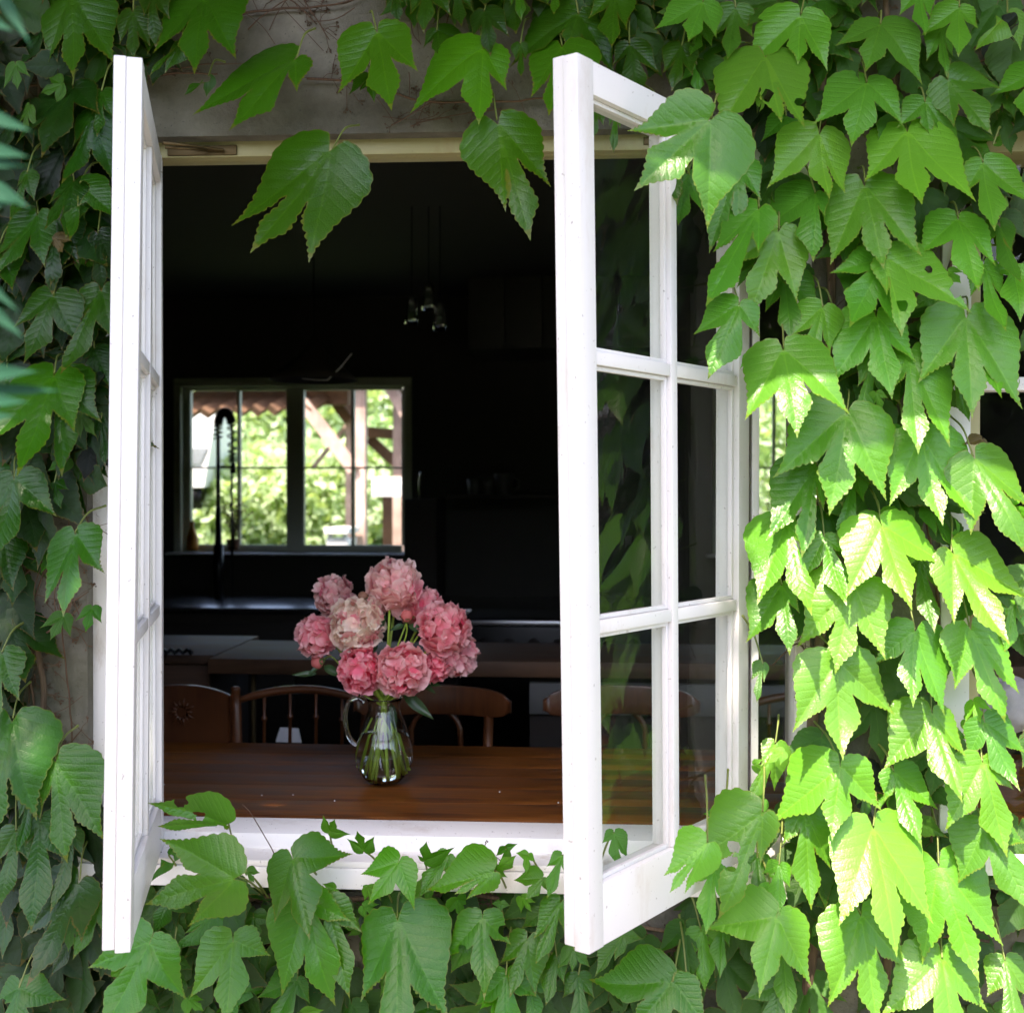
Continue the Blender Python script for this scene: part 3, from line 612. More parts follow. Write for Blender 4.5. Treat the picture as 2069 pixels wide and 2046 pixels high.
def petal_mesh(seed, h, wd, lift, ruff, n=9):
    """a cupped scale-like petal: base at t=0, frilled free edge at t=1; unit = flower radius"""
    r = np.random.default_rng(seed); v = []; uv = []; f = []; ph = r.uniform(0, 6.28, 6)
    for i in range(n+1):
        t = i/n; sh = .45+.55*math.sin(min(1, t*1.1)*math.pi*.5)
        for j in range(n+1):
            s = -1+2*j/n; top = 1-.30*abs(s)**2.6-.03*abs(math.sin(s*6+ph[0]))*t**3
            x = s*wd*sh*(1-.12*t*t*s*s); y = (t*top-.42)*h; z = -(x*x+y*y)*.5+lift*t**2.2+.35*lift*abs(s)**2*t
            z += ruff*t**2*(.6*math.sin(s*5+ph[1])+.4*math.sin(s*11+ph[2]))+.35*ruff*math.sin(t*6+s*2+ph[3])
            y += ruff*.5*t**3*math.sin(s*8+ph[4]); v.append((x, y, z)); uv.append((j/n, t))
    m = n+1
    for i in range(n):
        for j in range(n): f.append((i*m+j, i*m+j+1, (i+1)*m+j+1, (i+1)*m+j))
    me = bpy.data.meshes.new('petal'); me.from_pydata(v, [], f); l = me.uv_layers.new(name='uv')
    for k_, lp_ in enumerate(me.loops): l.data[k_].uv = uv[lp_.vertex_index]
    me.materials.append(M['petal']); me.shade_smooth(); return me
PETO = [petal_mesh(i, .95, .42, .14+.05*(i % 3), .035) for i in range(4)]; PETM = [petal_mesh(50+i, .80, .36+.05*(i % 3), .20+.06*(i % 2), .05) for i in range(5)]; PETI = [petal_mesh(20+i, .52, .21+.05*(i % 3), .24+.07*(i % 2), .075) for i in range(6)]
def basis(d, roll=0):
    d = Vector(d).normalized(); q = d.to_track_quat('Z', 'Y'); return q.to_matrix() @ Matrix.Rotation(roll, 3, 'Z')
GR = 'peonies arranged in the glass jug'
def peony(px, py, rp, yoff, face, col, label, np_=78, open_=1.0, foot=None):
    c = at_y(px, py, JY+yoff); R = rp*JS*.93; F = Vector(face).normalized()
    root = empty('peony', c, label, 'flower', GR); B = basis(F)
    ga = 2.39996
    np_ = int(np_*1.15)
    for i in range(np_):
        t = (i+.5)/np_                       # 0 centre -> 1 outer guard
        pol = math.radians(4+132*open_*t**.62); an = i*ga+rng.uniform(-.25, .25)
        outer = t > .74; mid_ = .22 < t <= .74; me = random.choice(PETO if outer else PETM if mid_ else PETI)
        o = bpy.data.objects.new('petal', me); COL.objects.link(o); o.parent = root
        Nn = Vector((math.cos(an)*math.sin(pol), math.sin(an)*math.sin(pol), math.cos(pol)))
        T = Vector((math.cos(an)*math.cos(pol), math.sin(an)*math.cos(pol), -math.sin(pol)))      # away from the flower's axis
        if mid_: T = -T
        roll = rng.normal(0, .35) if (outer or mid_) else rng.uniform(-2.6, 2.6)
        T = (Matrix.Rotation(roll, 3, Nn) @ T).normalized(); X = T.cross(Nn); Mx = Matrix((X, T, Nn)).transposed()
        flare = rng.uniform(.2, .9) if (outer and rng.random() < .55) else (rng.uniform(-.1, .5) if rng.random() < .25 else 0)
        Mx = B @ Mx @ Matrix.Rotation(flare, 3, 'X') @ Matrix.Rotation(rng.normal(.05, .16), 3, 'X') @ Matrix.Rotation(rng.normal(0, .12), 3, 'Y')
        rho = R*((rng.uniform(.80, .90)-.28*(pol/1.6-.55)**2*0) if mid_ else rng.uniform(.66, .84) if not outer else rng.uniform(.74, .84)); s_ = R*rng.uniform(.85, 1.15)
        rho *= 1+.16*noise.noise(Nn*1.6+Vector((px*.1, py*.1, 0))); o.matrix_local = Matrix.Translation(B @ (Nn*rho)) @ Mx.to_4x4() @ Matrix.Diagonal((s_, s_, s_, 1))
        v_ = rng.uniform(.95, 1.15); m_ = rng.uniform(0, .22)
        cc_ = [min(.95, (col[q]*(1-m_)+(.88, .66, .62)[q]*m_*.9+col[q]*m_*.1)*v_) for q in range(3)]
        if rng.random() < .16: cc_ = [cc_[0]*.97, cc_[1]*.45, cc_[2]*.62]
        o.color = (*cc_, 1)
    # core so that no gap shows through, and the sepals and stem
    b = blob((0, 0, 0), R*.62, px, (1, 1, 1), 10, .1); core = link('flower_core', b.mesh('flower_core', True), M['petal'], root); core.color = (*[v*.8 for v in col], 1)
    c = Vector(c); end = Vector((JX+(foot[0] if foot else 0), JY+(foot[1] if foot else 0), TZ+(foot[2] if foot else .02)))
    neck = Vector((JX+(end.x-JX)*-.12, JY+(end.y-JY)*-.12, TZ+(1583-1428)*JS))
    pts = smoothpts([c-F*R*.3, c-F*R*.9+Vector((0, 0, -.01)), neck+(c-neck)*.35+Vector((0, .005, 0)), neck, neck.lerp(end, .5), end], 5)
    b = MB(); b.tube([p-c for p in pts], [.0032]*len(pts), 8); link('stem', b.mesh('stem', True), M['stem'], root)
    return root
PALE, CREAM, PINK, HOT, MIDP = (.95, .57, .54), (.95, .83, .66), (.96, .34, .40), (.98, .19, .30), (.98, .40, .44)
peony(797, 1184, 55, .02, (.1, -.7, .75), PALE, 'pale pink peony topping the bouquet', 84, foot=(.025, .01, .03))
peony(676, 1203, 41, .04, (-.5, -.6, .5), (.76, .45, .44), 'dusty pale peony at the upper left of the bouquet', 62, foot=(-.02, .015, .025))
peony(855, 1231, 41, .06, (.3, -.5, .6), PINK, 'pink peony half hidden behind the large right one', 60, foot=(.03, .02, .03))
peony(640, 1285, 42, .0, (-.75, -.6, .1), PINK, 'pink peony at the far left of the bouquet', 64, foot=(-.035, 0, .03))
peony(722, 1259, 53, -.03, (-.15, -.9, .35), CREAM, 'creamy white peony left of centre', 90, foot=(-.015, -.01, .015))
peony(896, 1272, 53, .0, (.45, -.75, .35), PINK, 'large pink peony on the right side of the bouquet', 84, foot=(.04, .005, .03))
peony(918, 1322, 44, .02, (.7, -.6, -.25), (.80, .36, .42), 'drooping pink peony at the lower right edge', 60, 1.1, foot=(.042, -.01, .04))
peony(876, 1352, 28, -.02, (.3, -.9, -.1), HOT, 'smallest open peony, hot pink, low between its neighbours', 44, .85, foot=(.03, -.01, .02))
peony(730, 1352, 45, -.05, (-.15, -1, .0), HOT, 'vivid pink peony low in front, left', 78, foot=(-.022, -.015, .015))
peony(812, 1352, 50, -.06, (.05, -1, -.05), MIDP, 'wide ruffled pink peony low in front above the jug', 96, foot=(.01, -.015, .02))
for px, py, r, dr, lb in ((733, 1205, 10, (-.2, -.2, 1), 'closed greenish bud between the two topmost peonies'), (822, 1244, 12, (.1, -.3, 1), 'round pink bud right of centre of the bouquet'), (641, 1338, 12.5, (-.6, -.3, -.3), 'drooping bud under the leftmost peony')):
    c = Vector(at_y(px, py, JY-.01)); R = r*JS; root = empty('peony_bud', c, lb, 'flower bud', 'peony buds in the bouquet'); D = Vector(dr).normalized()
    o = link('bud', blob((0, 0, 0), R, px, (1, 1, 1.05), 12, .08).mesh('bud', True), M['petal'], root); o.color = (.75, .25, .22, 1) if px != 733 else (.4, .25, .15, 1)
    for i in range(4):
        me = PETO[i]; s_ = bpy.data.objects.new('sepal', me.copy()); s_.data.materials.clear(); s_.data.materials.append(M['budgreen']); COL.objects.link(s_); s_.parent = root
        Bm = basis(D, i*1.57); s_.matrix_local = Bm.to_4x4() @ Matrix.Translation((0, R*.7, -R*.7)) @ Matrix.Rotation(math.radians(45), 4, 'X') @ Matrix.Diagonal((R*1.3, R*1.6, R*1.2, 1))
    neck = Vector((JX, JY, TZ+(1583-1428)*JS)); b = MB(); pts = smoothpts([c-D*R, c-D*R*3+Vector((0, 0, -.01)), neck.lerp(c, .4), neck], 5); b.tube([p-c for p in pts], .0018, 6); link('stem', b.mesh('stem', True), M['stem'], root)
def lance(p0, p1, wd, nrm, name, mat, parent, bend=.1, label=None, cat=None, n=10):
    p0, p1 = Vector(p0), Vector(p1); ax = p1-p0; L = ax.length; ax.normalize(); nrm = Vector(nrm); nrm = (nrm-ax*nrm.dot(ax)).normalized(); sd = ax.cross(nrm); v = []; f = []
    for i in range(n+1):
        t = i/n; wv = wd*max(.02, math.sin(math.pi*t**.8))*(1-.25*t)
        for s in (-1, -.5, 0, .5, 1): v.append(p0+ax*L*t+sd*wv*s+nrm*(abs(s)*wv*.35-bend*L*t*t+.02*L*math.sin(t*7+s)))
    for i in range(n):
        for j in range(4): f.append((i*5+j, i*5+j+1, (i+1)*5+j+1, (i+1)*5+j))
    b = MB(); b.add(v, f); return addo(name, b, mat, parent, True, label=label, cat=cat)
fl = empty('peony_foliage', (JX, JY, TZ+.12), 'dark green pointed leaves on stems hanging over the jug rim', 'foliage')
for px0, py0, px1, py1, wd in ((815, 1400, 876, 1452, .016), (826, 1262, 858, 1277, .010), (816, 1262, 789, 1272, .008), (640, 1360, 590, 1362, .008), (655, 1345, 690, 1366, .012), (850, 1378, 880, 1400, .008), (865, 1380, 890, 1384, .007), (790, 1420, 798, 1475, .011), (690, 1325, 700, 1345, .01), (762, 1300, 740, 1320, .012), (775, 1235, 771, 1275, .008), (645, 1345, 622, 1362, .006)):
    lance(at_y(px0, py0, JY-.01), at_y(px1, py1, JY-.035), wd, (0.1, -1, .35), 'leaf', M['flowerleaf'], fl)
b = MB(); b.tube([at_y(655, 1345, JY), at_y(690, 1366, JY), at_y(760, 1400, JY), at_y(775, 1430, JY)], .0018, 6)
b.tube([at_y(787, 1230, JY), at_y(784, 1300, JY), at_y(780, 1430, JY)], .003, 6); b.tube([at_y(822, 1256, JY), at_y(805, 1300, JY), at_y(785, 1420, JY)], .0022, 6); b.tube([at_y(844, 1285, JY), at_y(815, 1330, JY), at_y(785, 1420, JY)], .0022, 6)
for x0, x1, y0 in ((738, 722, 1550), (755, 735, 1562), (762, 752, 1572), (765, 780, 1558), (795, 803, 1570), (792, 828, 1556), (800, 822, 1562)):
    b.tube([at_y((x0+780)/2+(x0-775)*.2, 1450, JY-.005), at_y(x0, 1480, JY-.008), at_y(x1, y0, JY-.012)], [.0022, .003, .003], 8)
addo('cut_stems', b, M['stem'], fl, True)

# ---------------------------------------------------------------- garden behind the house
def leafcloud(name, c, r, n, size, mat, parent=None, hollow=.5, seed=0, **k):
    g = np.random.default_rng(seed); u = g.normal(size=(n, 3)); u /= np.linalg.norm(u, axis=1)[:, None]
    lump = np.array([1+.35*noise.noise(Vector(q)*1.9+Vector((seed*3.1, 0, 0))) for q in u])
    rad = (hollow+(1-hollow)*g.random(n)**.5)*lump; p = np.array(c)+u*rad[:, None]*np.array(r)
    a = g.normal(size=(n, 3)); a /= np.linalg.norm(a, axis=1)[:, None]; b_ = np.cross(a, g.normal(size=(n, 3))); b_ /= np.linalg.norm(b_, axis=1)[:, None]
    s = size*g.uniform(.6, 1.4, n)[:, None]; v = np.stack([p-a*s, p+b_*s*.55, p+a*s, p-b_*s*.55], 1).reshape(-1, 3)
    me = bpy.data.meshes.new(name); me.from_pydata(v.tolist(), [], np.arange(4*n).reshape(-1, 4).tolist()); o = link(name, me, mat, None, **k)
    if parent is not None: o.parent = parent; o.matrix_parent_inverse = parent.matrix_world.inverted()
    return o
def bush(c, r, n, size, mat, label, seed, cat='bush', sname='garden_bush'):
    e = empty(sname, (c[0], c[1], FL-.12), label, cat, 'garden plants behind the house')
    leafcloud('foliage', c, r, n, size, mat, e, .35, seed, kind='stuff')
    b = MB()
    for i in range(5): a = i*1.256; b.tube([(c[0]+math.cos(a)*.05, c[1]+math.sin(a)*.05, FL-.15), (c[0]+math.cos(a)*r[0]*.4, c[1]+math.sin(a)*r[1]*.4, c[2])], [.03, .012], 6)
    addo('branches', b, M['bark'], e)
gp = lambda px, py, y: at_y(px, py, y)
bush(gp(440, 1040, 9.2), (.75, .6, .55), 5200, .05, M['garden1'], 'low leafy bush at the left behind the tap, seen in the far window', 1)
bush(gp(560, 1020, 9.8), (.8, .6, .65), 5200, .055, M['garden1'], 'bright shrub in the middle left panes of the far window', 2)
bush(gp(680, 1020, 9.4), (.8, .6, .7), 5200, .055, M['garden1'], 'bright vine covered shrub left of the timber post', 3)
bush(gp(800, 1000, 9.9), (.7, .6, .8), 4600, .055, M['garden2'], 'darker shrub behind the timber post', 4)
bush(gp(500, 880, 14), (2.0, 1.2, 1.5), 8000, .09, M['garden1'], 'tall pale tree crown behind the rafters', 5, 'tree', 'garden_tree')
bush(gp(720, 860, 15), (2.2, 1.2, 1.7), 8000, .09, M['garden1'], 'tall bright tree behind the brace', 6, 'tree', 'garden_tree')
bush(gp(250, 900, 15), (2.2, 1.2, 1.6), 6000, .09, M['garden2'], 'tree at the left end of the garden', 7, 'tree', 'garden_tree')
bush(gp(1530, 960, 10), (1.4, .8, 1.3), 7000, .06, M['garden1'], 'bush seen through the second far window beside the ivy', 8)
bush(gp(900, 900, 17), (3, 1.2, 2.2), 6000, .1, M['garden2'], 'broad tree to the right behind the carport', 9, 'tree', 'garden_tree')
cp = empty('carport', (gp(720, 900, 8)[0], 7.3, FL-.12), 'timber frame shelter with posts, braces and rafters outside the far window', 'carport')
def beam(name, a, c, wd, dp, mat=None):
    a, c = Vector(a), Vector(c); ax = (c-a).normalized(); yv = Vector((0, 1, 0)); yv = (yv-ax*yv.dot(ax)).normalized(); sd = ax.cross(yv); b = MB(); q = []
    for p in (a, c):
        for s, t in ((-1, -1), (1, -1), (1, 1), (-1, 1)): q.append(p+sd*wd/2*s+yv*dp/2*t)
    b.hexa(q); me = b.mesh(name); bm = bmesh.new(); bm.from_mesh(me); bmesh.ops.recalc_face_normals(bm, faces=bm.faces[:]); bm.to_mesh(me); bm.free()
    o = link(name, me, mat or M['beam'], cp); o.matrix_parent_inverse = cp.matrix_world.inverted()
YP = 7.4
pw = 24*(YP+2.43)/FPX
beam('post', gp(728, 760, YP), gp(728, 1240, YP), pw, .12); beam('post', gp(706, 760, YP+.5), gp(706, 1200, YP+.5), pw*.55, .1)
beam('brace', gp(612, 812, YP-.06), gp(716, 950, YP-.06), pw*1.0, .09); beam('brace', gp(700, 860, YP+.6), gp(632, 945, YP+.6), .035, .04)
beam('post', gp(806, 760, YP+.3), gp(806, 1200, YP+.3), pw*.9, .12); beam('post', gp(786, 1000, YP+.7), gp(786, 1200, YP+.7), .1, .1, M['beamdark'])
beam('beam', gp(600, 805, YP+.2), gp(705, 805, YP+.2), .11, .1, M['beamdark']); beam('beam', gp(735, 872, YP+.5), gp(830, 880, YP+.5), .09, .08, M['beamdark']); beam('brace', gp(745, 885, YP+.6), gp(800, 935, YP+.6), .09, .06, M['beamdark']); beam('brace', gp(680, 815, YP+.4), gp(706, 850, YP+.4), .09, .06, M['beamdark']); beam('brace', gp(782, 775, YP), gp(826, 845, YP), .09, .08)
for i in range(9):
    px = 360+i*34; beam('rafter', gp(px-14, 838-i*1.5, YP-.1), gp(px+74, 776, YP+.5), .085, .06, M['beamdark'])
b = MB(); a = gp(300, 800, YP+.4); c = gp(830, 770, YP+.4); b.box(a[0], c[0], YP-.2, YP+.35, a[2]+.12, a[2]+.15); o = addo('roof_deck', b, M['beam'], cp)
# white things in the garden
p0, p1 = gp(752, 964, YP-.12), gp(815, 1003, YP-.12); boxo('white_board', p0[0], p1[0]+.25, YP-.15, YP-.12, p1[2], p0[2], M['whiteobj'], None, .004, label='blank white board fixed across the right post in the garden', cat='board')
def garden_box(name, pts, y0, y1, mat, label, cat):
    b = MB(); q = [gp(a, c, y0) for a, c in pts]; b.hexa([tuple(p) for p in q]+[(p[0], y1, p[2]) for p in q]); me = b.mesh(name); bm = bmesh.new(); bm.from_mesh(me); bmesh.ops.recalc_face_normals(bm, faces=bm.faces[:]); bm.to_mesh(me); bm.free()
    return me
van = empty('parked_van', (gp(400, 900, 8.6)[0], 8.9, FL-.12), 'back of a white van at the left of the far window', 'van')
me = garden_box('body', ((330, 984), (412, 984), (436, 834), (330, 834)), 8.6, 9.2, M['whiteobj'], '', ''); o = link('body', me, M['whiteobj'], van); o.matrix_parent_inverse = van.matrix_world.inverted()
me = garden_box('window', ((345, 938), (405, 938), (420, 905), (345, 905)), 8.585, 8.598, M['greyobj'], '', ''); o = link('window', me, M['steel'], van); o.matrix_parent_inverse = van.matrix_world.inverted()
for px in (345, 395):
    q = gp(px, 1000, 8.7); b = MB(); b.tube([(q[0]-.06, 8.75, q[2]-.02), (q[0]+.06, 8.75, q[2]-.02)], .13, 16); addo('wheel', b, M['metal'], van, True)
gt = empty('garden_table', (gp(685, 1085, 7)[0], 7.0, FL-.12), 'small white garden table at the foot of the shelter post', 'table')
a = gp(660, 1075, 6.9); c = gp(708, 1066, 6.9); boxo('table_top', a[0], c[0], 6.8, 7.3, a[2]-.01, c[2], M['whiteobj'], gt)
for x in (a[0]+.02, c[0]-.05): boxo('leg', x, x+.03, 6.85, 6.9, FL-.12, a[2]-.012, M['whiteobj'], gt)
boxo('shelf', a[0]+.01, c[0]-.01, 6.84, 7.2, a[2]-.13, a[2]-.05, M['whiteobj'], gt)

# ---------------------------------------------------------------- shading tree in front of the house, out of frame
def tree(base, crown_pts, label, n, seed):
    t = empty('garden_tree', base, label, 'tree'); b = MB(); cc_ = Vector(np.mean([c[0] for c in crown_pts], axis=0)); B_ = Vector(base)
    b.tube(smoothpts([B_, B_.lerp(cc_, .35)+Vector((.05, -.05, .1)), B_.lerp(cc_, .7), cc_], 4), [.14]*5+[.11]*4+[.08]*4, 12); addo('trunk', b, M['bark'], t, True)
    b = MB()
    for c, r in crown_pts: b.tube(smoothpts([B_.lerp(cc_, .6), (B_.lerp(cc_, .8)+Vector(c))*.5, Vector(c)], 4), [.05]*4+[.035]*4+[.015], 8)
    addo('branches', b, M['bark'], t, True)
    for i, (c, r) in enumerate(crown_pts): leafcloud('crown', c, r, n, .06, M['treeleaf'], t, .1, seed+i, kind='stuff')
for i, (x, y, z, r) in enumerate(((-7.5, -8.5, 2.6, 3.0), (-3.2, -10.5, 2.9, 3.1), (1.2, -9.5, 2.5, 2.9), (5.4, -10.2, 3.0, 3.2), (9.6, -8.8, 2.6, 3.0))):  # unseen trees added to block low sky light and raise contrast
    t = empty('garden_tree', (x, y, FL-.12), ('added sky-blocking tree at the far left behind the viewer', 'added sky-blocking tree to the left behind the viewer', 'added sky-blocking tree straight behind the viewer', 'added sky-blocking tree to the right behind the viewer', 'added sky-blocking tree at the far right behind the viewer')[i], 'tree', 'unseen sky-blocking trees added behind the viewer')
    b = MB(); b.tube([(x, y, FL-.15), (x+.1, y, 1.5), (x, y+.1, z)], [.2, .16, .08], 10); addo('trunk', b, M['bark'], t, True)
    leafcloud('crown', (x, y, z-1.1), (r, 1.6, r*.55), 5200, .22, M['treeleaf'], t, .25, 60+i, kind='stuff')
def along(p, k): return np.array(p)+np.array(SDIR)*k
crowns = [(along((-.5, -.2, 1.6), 3.6), (1.0, .7, .7)), (along((.45, -.35, 1.7), 3.3), (.62, .6, .62)), (along((.3, -.45, .8), 3.6), (.72, .6, .55)), (along((.75, -.5, 1.4), 3.8), (.34, .5, .6)), (along((-1.2, -.3, .9), 3.4), (.9, .8, .8))]
tree((-2.6, -2.9, FL-.12), crowns, 'leafy tree left of the viewer shading the left of the wall', 1500, 30)

# ---------------------------------------------------------------- ivy leaves
def outline(l, c, r, rs, jag=1.0):
    """margin of a three lobed leaf with its stalk at the origin; l, c, r are the lobe tips"""
    l, c, r = (np.array(v, float) for v in (l, c, r)); nl, nc, nr = (np.linalg.norm(v) for v in (l, c, r))
    al, ac, ar = l/nl, c/nc, r/nr
    def out_n(a, ref):
        n_ = np.array([-a[1], a[0]]); return n_ if np.dot(n_, ref) < 0 else -n_
    u = rs.uniform
    def lateral(a, L, n_):
        w_ = u(.88, 1.1)
        return [-a*.07*L+n_*.13*L*w_, a*.06*L+n_*.31*L*w_, a*.28*L+n_*.38*L*w_, a*.48*L+n_*.29*L*w_, a*.63*L+n_*.18*L*w_, a*.75*L+n_*.10*L, a*.86*L+n_*.045*L, a*.94*L+n_*.017*L]
    ncl = np.array([-ac[1], ac[0]]); ncl = ncl if np.dot(ncl, l) > 0 else -ncl
    def angle(av): return math.acos(max(-1, min(1, float(np.dot(av, ac)))))
    def inner(a, L, n_):
        th_ = math.tan(max(.12, angle(a)/2)); k1 = u(.84, .94)
        return [a*p*L-n_*min(w_, k1*p*th_*(1 if p > .6 else 1.0))*L for p, w_ in ((.94, .015), (.86, .036), (.76, .072), (.66, .115), (.58, .155))]
    def cen(v, sg):
        th_ = math.tan(max(.12, angle(v)/2)); k1 = u(.86, .95); cw = .285*u(.92, 1.1)
        return [ac*p*nc+sg*min(cw*q, k1*p*th_)*nc for p, q in ((.50, 1.0), (.62, .74), (.73, .45), (.83, .23), (.92, .09))]
    Ll = lateral(al, nl, out_n(al, ac)); Li = inner(al, nl, out_n(al, ac)); Rl = lateral(ar, nr, out_n(ar, ac)); Ri = inner(ar, nr, out_n(ar, ac))
    def sinus(v, nv, av):
        m = av+ac; m = m/max(1e-6, np.linalg.norm(m)); return m*min(nv, (nv+nc)*.5)*(.43 if angle(av) > .6 else .53)*u(.93, 1.07)
    s1, s2 = sinus(l, nl, al), sinus(r, nr, ar); CL = cen(al, ncl); CR = cen(ar, -ncl)[::-1]
    J0 = ac*.03*nc
    segs = [[J0]+Ll+[l], [l]+Li+[s1], [s1]+CL+[c], [c]+CR+[s2], [s2]+Ri[::-1]+[r], [r]+Rl[::-1]+[J0]]
    pts = []; sc_ = (nl+nc+nr)/3
    for sg in segs:
        P = smoothpts([(p[0], p[1], 0) for p in sg], 5); P = [np.array((p[0], p[1])) for p in P]; n_ = len(P)-1
        for i in range(n_):
            p = P[i]; 
            if 0 < i < n_:
                t = P[i+1]-P[i-1]; t = t/max(1e-9, np.linalg.norm(t)); nn = np.array([-t[1], t[0]])
                fade = min(1, i/10, (n_-i)/10)
                p = p+nn*sc_*jag*fade*((.012 if i % 3 == 0 else -.004)*u(.5, 1.4))
            pts.append(p)
    return pts, sc_

def build_leaf(name, l, c, r, seed, tilt, cupx, curl, grid=.052, hole=None):
    rs = np.random.default_rng(seed); pts, sc_ = outline(l, c, r, rs)
    V = [Vector((float(p[0]), float(p[1]))) for p in pts]; nb = len(V); E = [(i, (i+1) % nb) for i in range(nb)]
    tips = [np.array(v, float) for v in (l, c, r)]
    for T in tips:                                    # vein points as fixed vertices
        n_ = 12; i0 = len(V)
        for k_ in range(1, n_): V.append(Vector(tuple(float(x) for x in T*(k_/n_*.97))))
        E += [(i0+k_, i0+k_+1) for k_ in range(n_-2)]
    P = np.array([tuple(v) for v in V]); lo, hi = P.min(0), P.max(0); h = sc_*grid; bd = np.array(pts)
    jx = 0
    gx = np.arange(lo[0]+h/2, hi[0], h); gy = np.arange(lo[1]+h/2, hi[1], h)
    G = np.array([(x+(h/2 if i % 2 else 0), y) for i, y in enumerate(gy) for x in gx])+rs.uniform(-h*.15, h*.15, (len(gx)*len(gy), 2))
    dm = np.sqrt(((G[:, None, :]-P[None])**2).sum(2)).min(1); G = G[dm > h*.45]
    V += [Vector((float(x), float(y))) for x, y in G]
    vo, eo, fo, *_ = delaunay_2d_cdt(V, E, [list(range(nb))], 1, 1e-6)
    Q = np.array([tuple(v) for v in vo])
    # distance to the nearest vein and position along it
    best = np.full(len(Q), 1e9); U = np.zeros(len(Q)); lobe = np.zeros(len(Q), int)
    for k_, T in enumerate(tips):
        L = np.linalg.norm(T); a = T/L; t = np.clip(Q@a, 0, L); d = np.linalg.norm(Q-t[:, None]*a, axis=1)*(1.0 if k_ == 1 else 1.0)
        m = d < best; best[m] = d[m]; U[m] = (Q@a)[m]; lobe[m] = k_
    d = best/sc_; rr = np.linalg.norm(Q, axis=1)/sc_
    de = np.sqrt(((Q[:, None, :]-bd[None])**2).sum(2)).min(1)/sc_
    fold = rs.uniform(.20, .46); ac = tips[1]/np.linalg.norm(tips[1]); side = (Q@np.array([-ac[1], ac[0]]))/sc_; al = (Q@ac)/sc_
    hgt = fold*d-.85*fold*d*d*2.2
    hgt += -cupx*side**2 + curl*np.clip(rr-.45, 0, 2)**2 + .006*np.cos((U/sc_-.85*d)*9*2*np.pi+np.pi)*np.clip(d*8, 0, 1)
    w1, w2 = rs.uniform(0, 6.28, 2); hgt += .025*np.sin(al*6+w1+side*3)+.03*np.sin(side*5+w2)
    vf = rs.uniform(.05, .42); hgt += rs.uniform(-.22, .22)*side-vf*(np.sqrt(side**2+.0025)-.05)
    co = np.empty((len(Q), 3)); co[:, 0] = Q[:, 0]; co[:, 2] = Q[:, 1]; co[:, 1] = -(hgt*sc_) - math.tan(tilt)*(-Q[:, 1])
    me = bpy.data.meshes.new(name)
    F = [tuple(f) for f in fo if len(f) > 2]
    me.from_pydata(co.tolist(), [], F); me.validate()
    uvl = me.uv_layers.new(name='vein'); vi = np.empty(len(me.loops), int); me.loops.foreach_get('vertex_index', vi)
    uvl.data.foreach_set('uv', np.stack([U[vi]/sc_, d[vi]], 1).ravel().astype(float))
    at = me.attributes.new('edge', 'FLOAT', 'POINT'); at.data.foreach_set('value', de.astype(float))
    # faces look towards the viewer (-y)
    if hole:
        bm = bmesh.new(); bm.from_mesh(me); kill = [v for v in bm.verts if any((v.co.x-a)**2+(v.co.z-c_)**2 < (q_*(1+.4*noise.noise(v.co*90)))**2 for a, c_, q_ in hole)]; bmesh.ops.delete(bm, geom=kill, context='VERTS'); bm.to_mesh(me); bm.free()
    nrm = np.empty(len(me.polygons)*3); me.polygons.foreach_get('normal', nrm)
    if nrm.reshape(-1, 3)[:, 1].mean() > 0: me.flip_normals()
    me.materials.append(M['leaf']); me.shade_smooth(); return me

VINES = {
 'left': empty('ivy_vine', (-.5, -.05, FL), 'ivy, shade put into its dark green, climbing the wall left of the left casement', 'ivy'),
 'top': empty('ivy_vine', (.6, -.05, 2.2), 'ivy hanging from the wall above the window opening', 'ivy'),
 'right': empty('ivy_vine', (1.9, -.05, FL), 'ivy, light put into its bright green, covering the wall right of the right casement', 'ivy'),
 'low': empty('ivy_vine', (.6, -.05, FL), 'ivy spreading along the wall below the window sill', 'ivy')}
TONE = {'left': (.014, .080, .002), 'top': (.027, .112, .003), 'right': (.052, .195, .016), 'low': (.029, .134, .004)}  # darker left and brighter right greens put shade and light into leaf colour
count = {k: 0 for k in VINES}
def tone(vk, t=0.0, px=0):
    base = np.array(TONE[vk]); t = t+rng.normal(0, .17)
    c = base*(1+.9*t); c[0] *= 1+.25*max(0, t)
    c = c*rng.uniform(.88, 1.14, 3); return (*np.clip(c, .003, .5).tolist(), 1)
def petiole(lf, J, wallpt, r=.0021):
    a = Vector(J); c = Vector(wallpt); m = (a+c)/2+Vector((0, -.012, .012)); pts = [p-a for p in smoothpts([a, m, c], 5)]
    b = MB(); b.tube(pts, [r*.8]*5+[r]*5+[r*1.3], 6, False); o = link('petiole', b.mesh('petiole', True), M['petiole'], lf); return o
HERO = []
def Z(ox, oy):
    s = 700/1911
    def f(v, J, L, C, R, t=0.0, d=None, tilt=None, pet=None, cup=None):
        q = [(ox+a*s, oy+c*s) for a, c in (J, L, C, R)]; HERO.append((v, *q, t, d, tilt, pet, cup))
    return f
A, B_, C_, D_, E_, F_, G_, H_ = Z(0, 0), Z(700, 0), Z(1369, 0), Z(0, 700), Z(1369, 700), Z(1369, 1346), Z(700, 1346), Z(0, 1346)
A('top', (395, -45), (205, 345), (432, 455), (628, 350), -.1); A('top', (1130, -25), (868, 322), (1145, 492), (1347, 382), .2); A('top', (1635, 325), (1045, 620), (1338, 800), (1655, 535), 0, .1)
A('top', (1835, 822), (1335, 1292), (1472, 1465), (1762, 1500), .15, .13, .5, (1980, 690)); A('left', (400, 470), (75, 800), (300, 920), (560, 640), -.5); A('left', (520, 620), (385, 800), (385, 1045), (610, 1000), -.2)
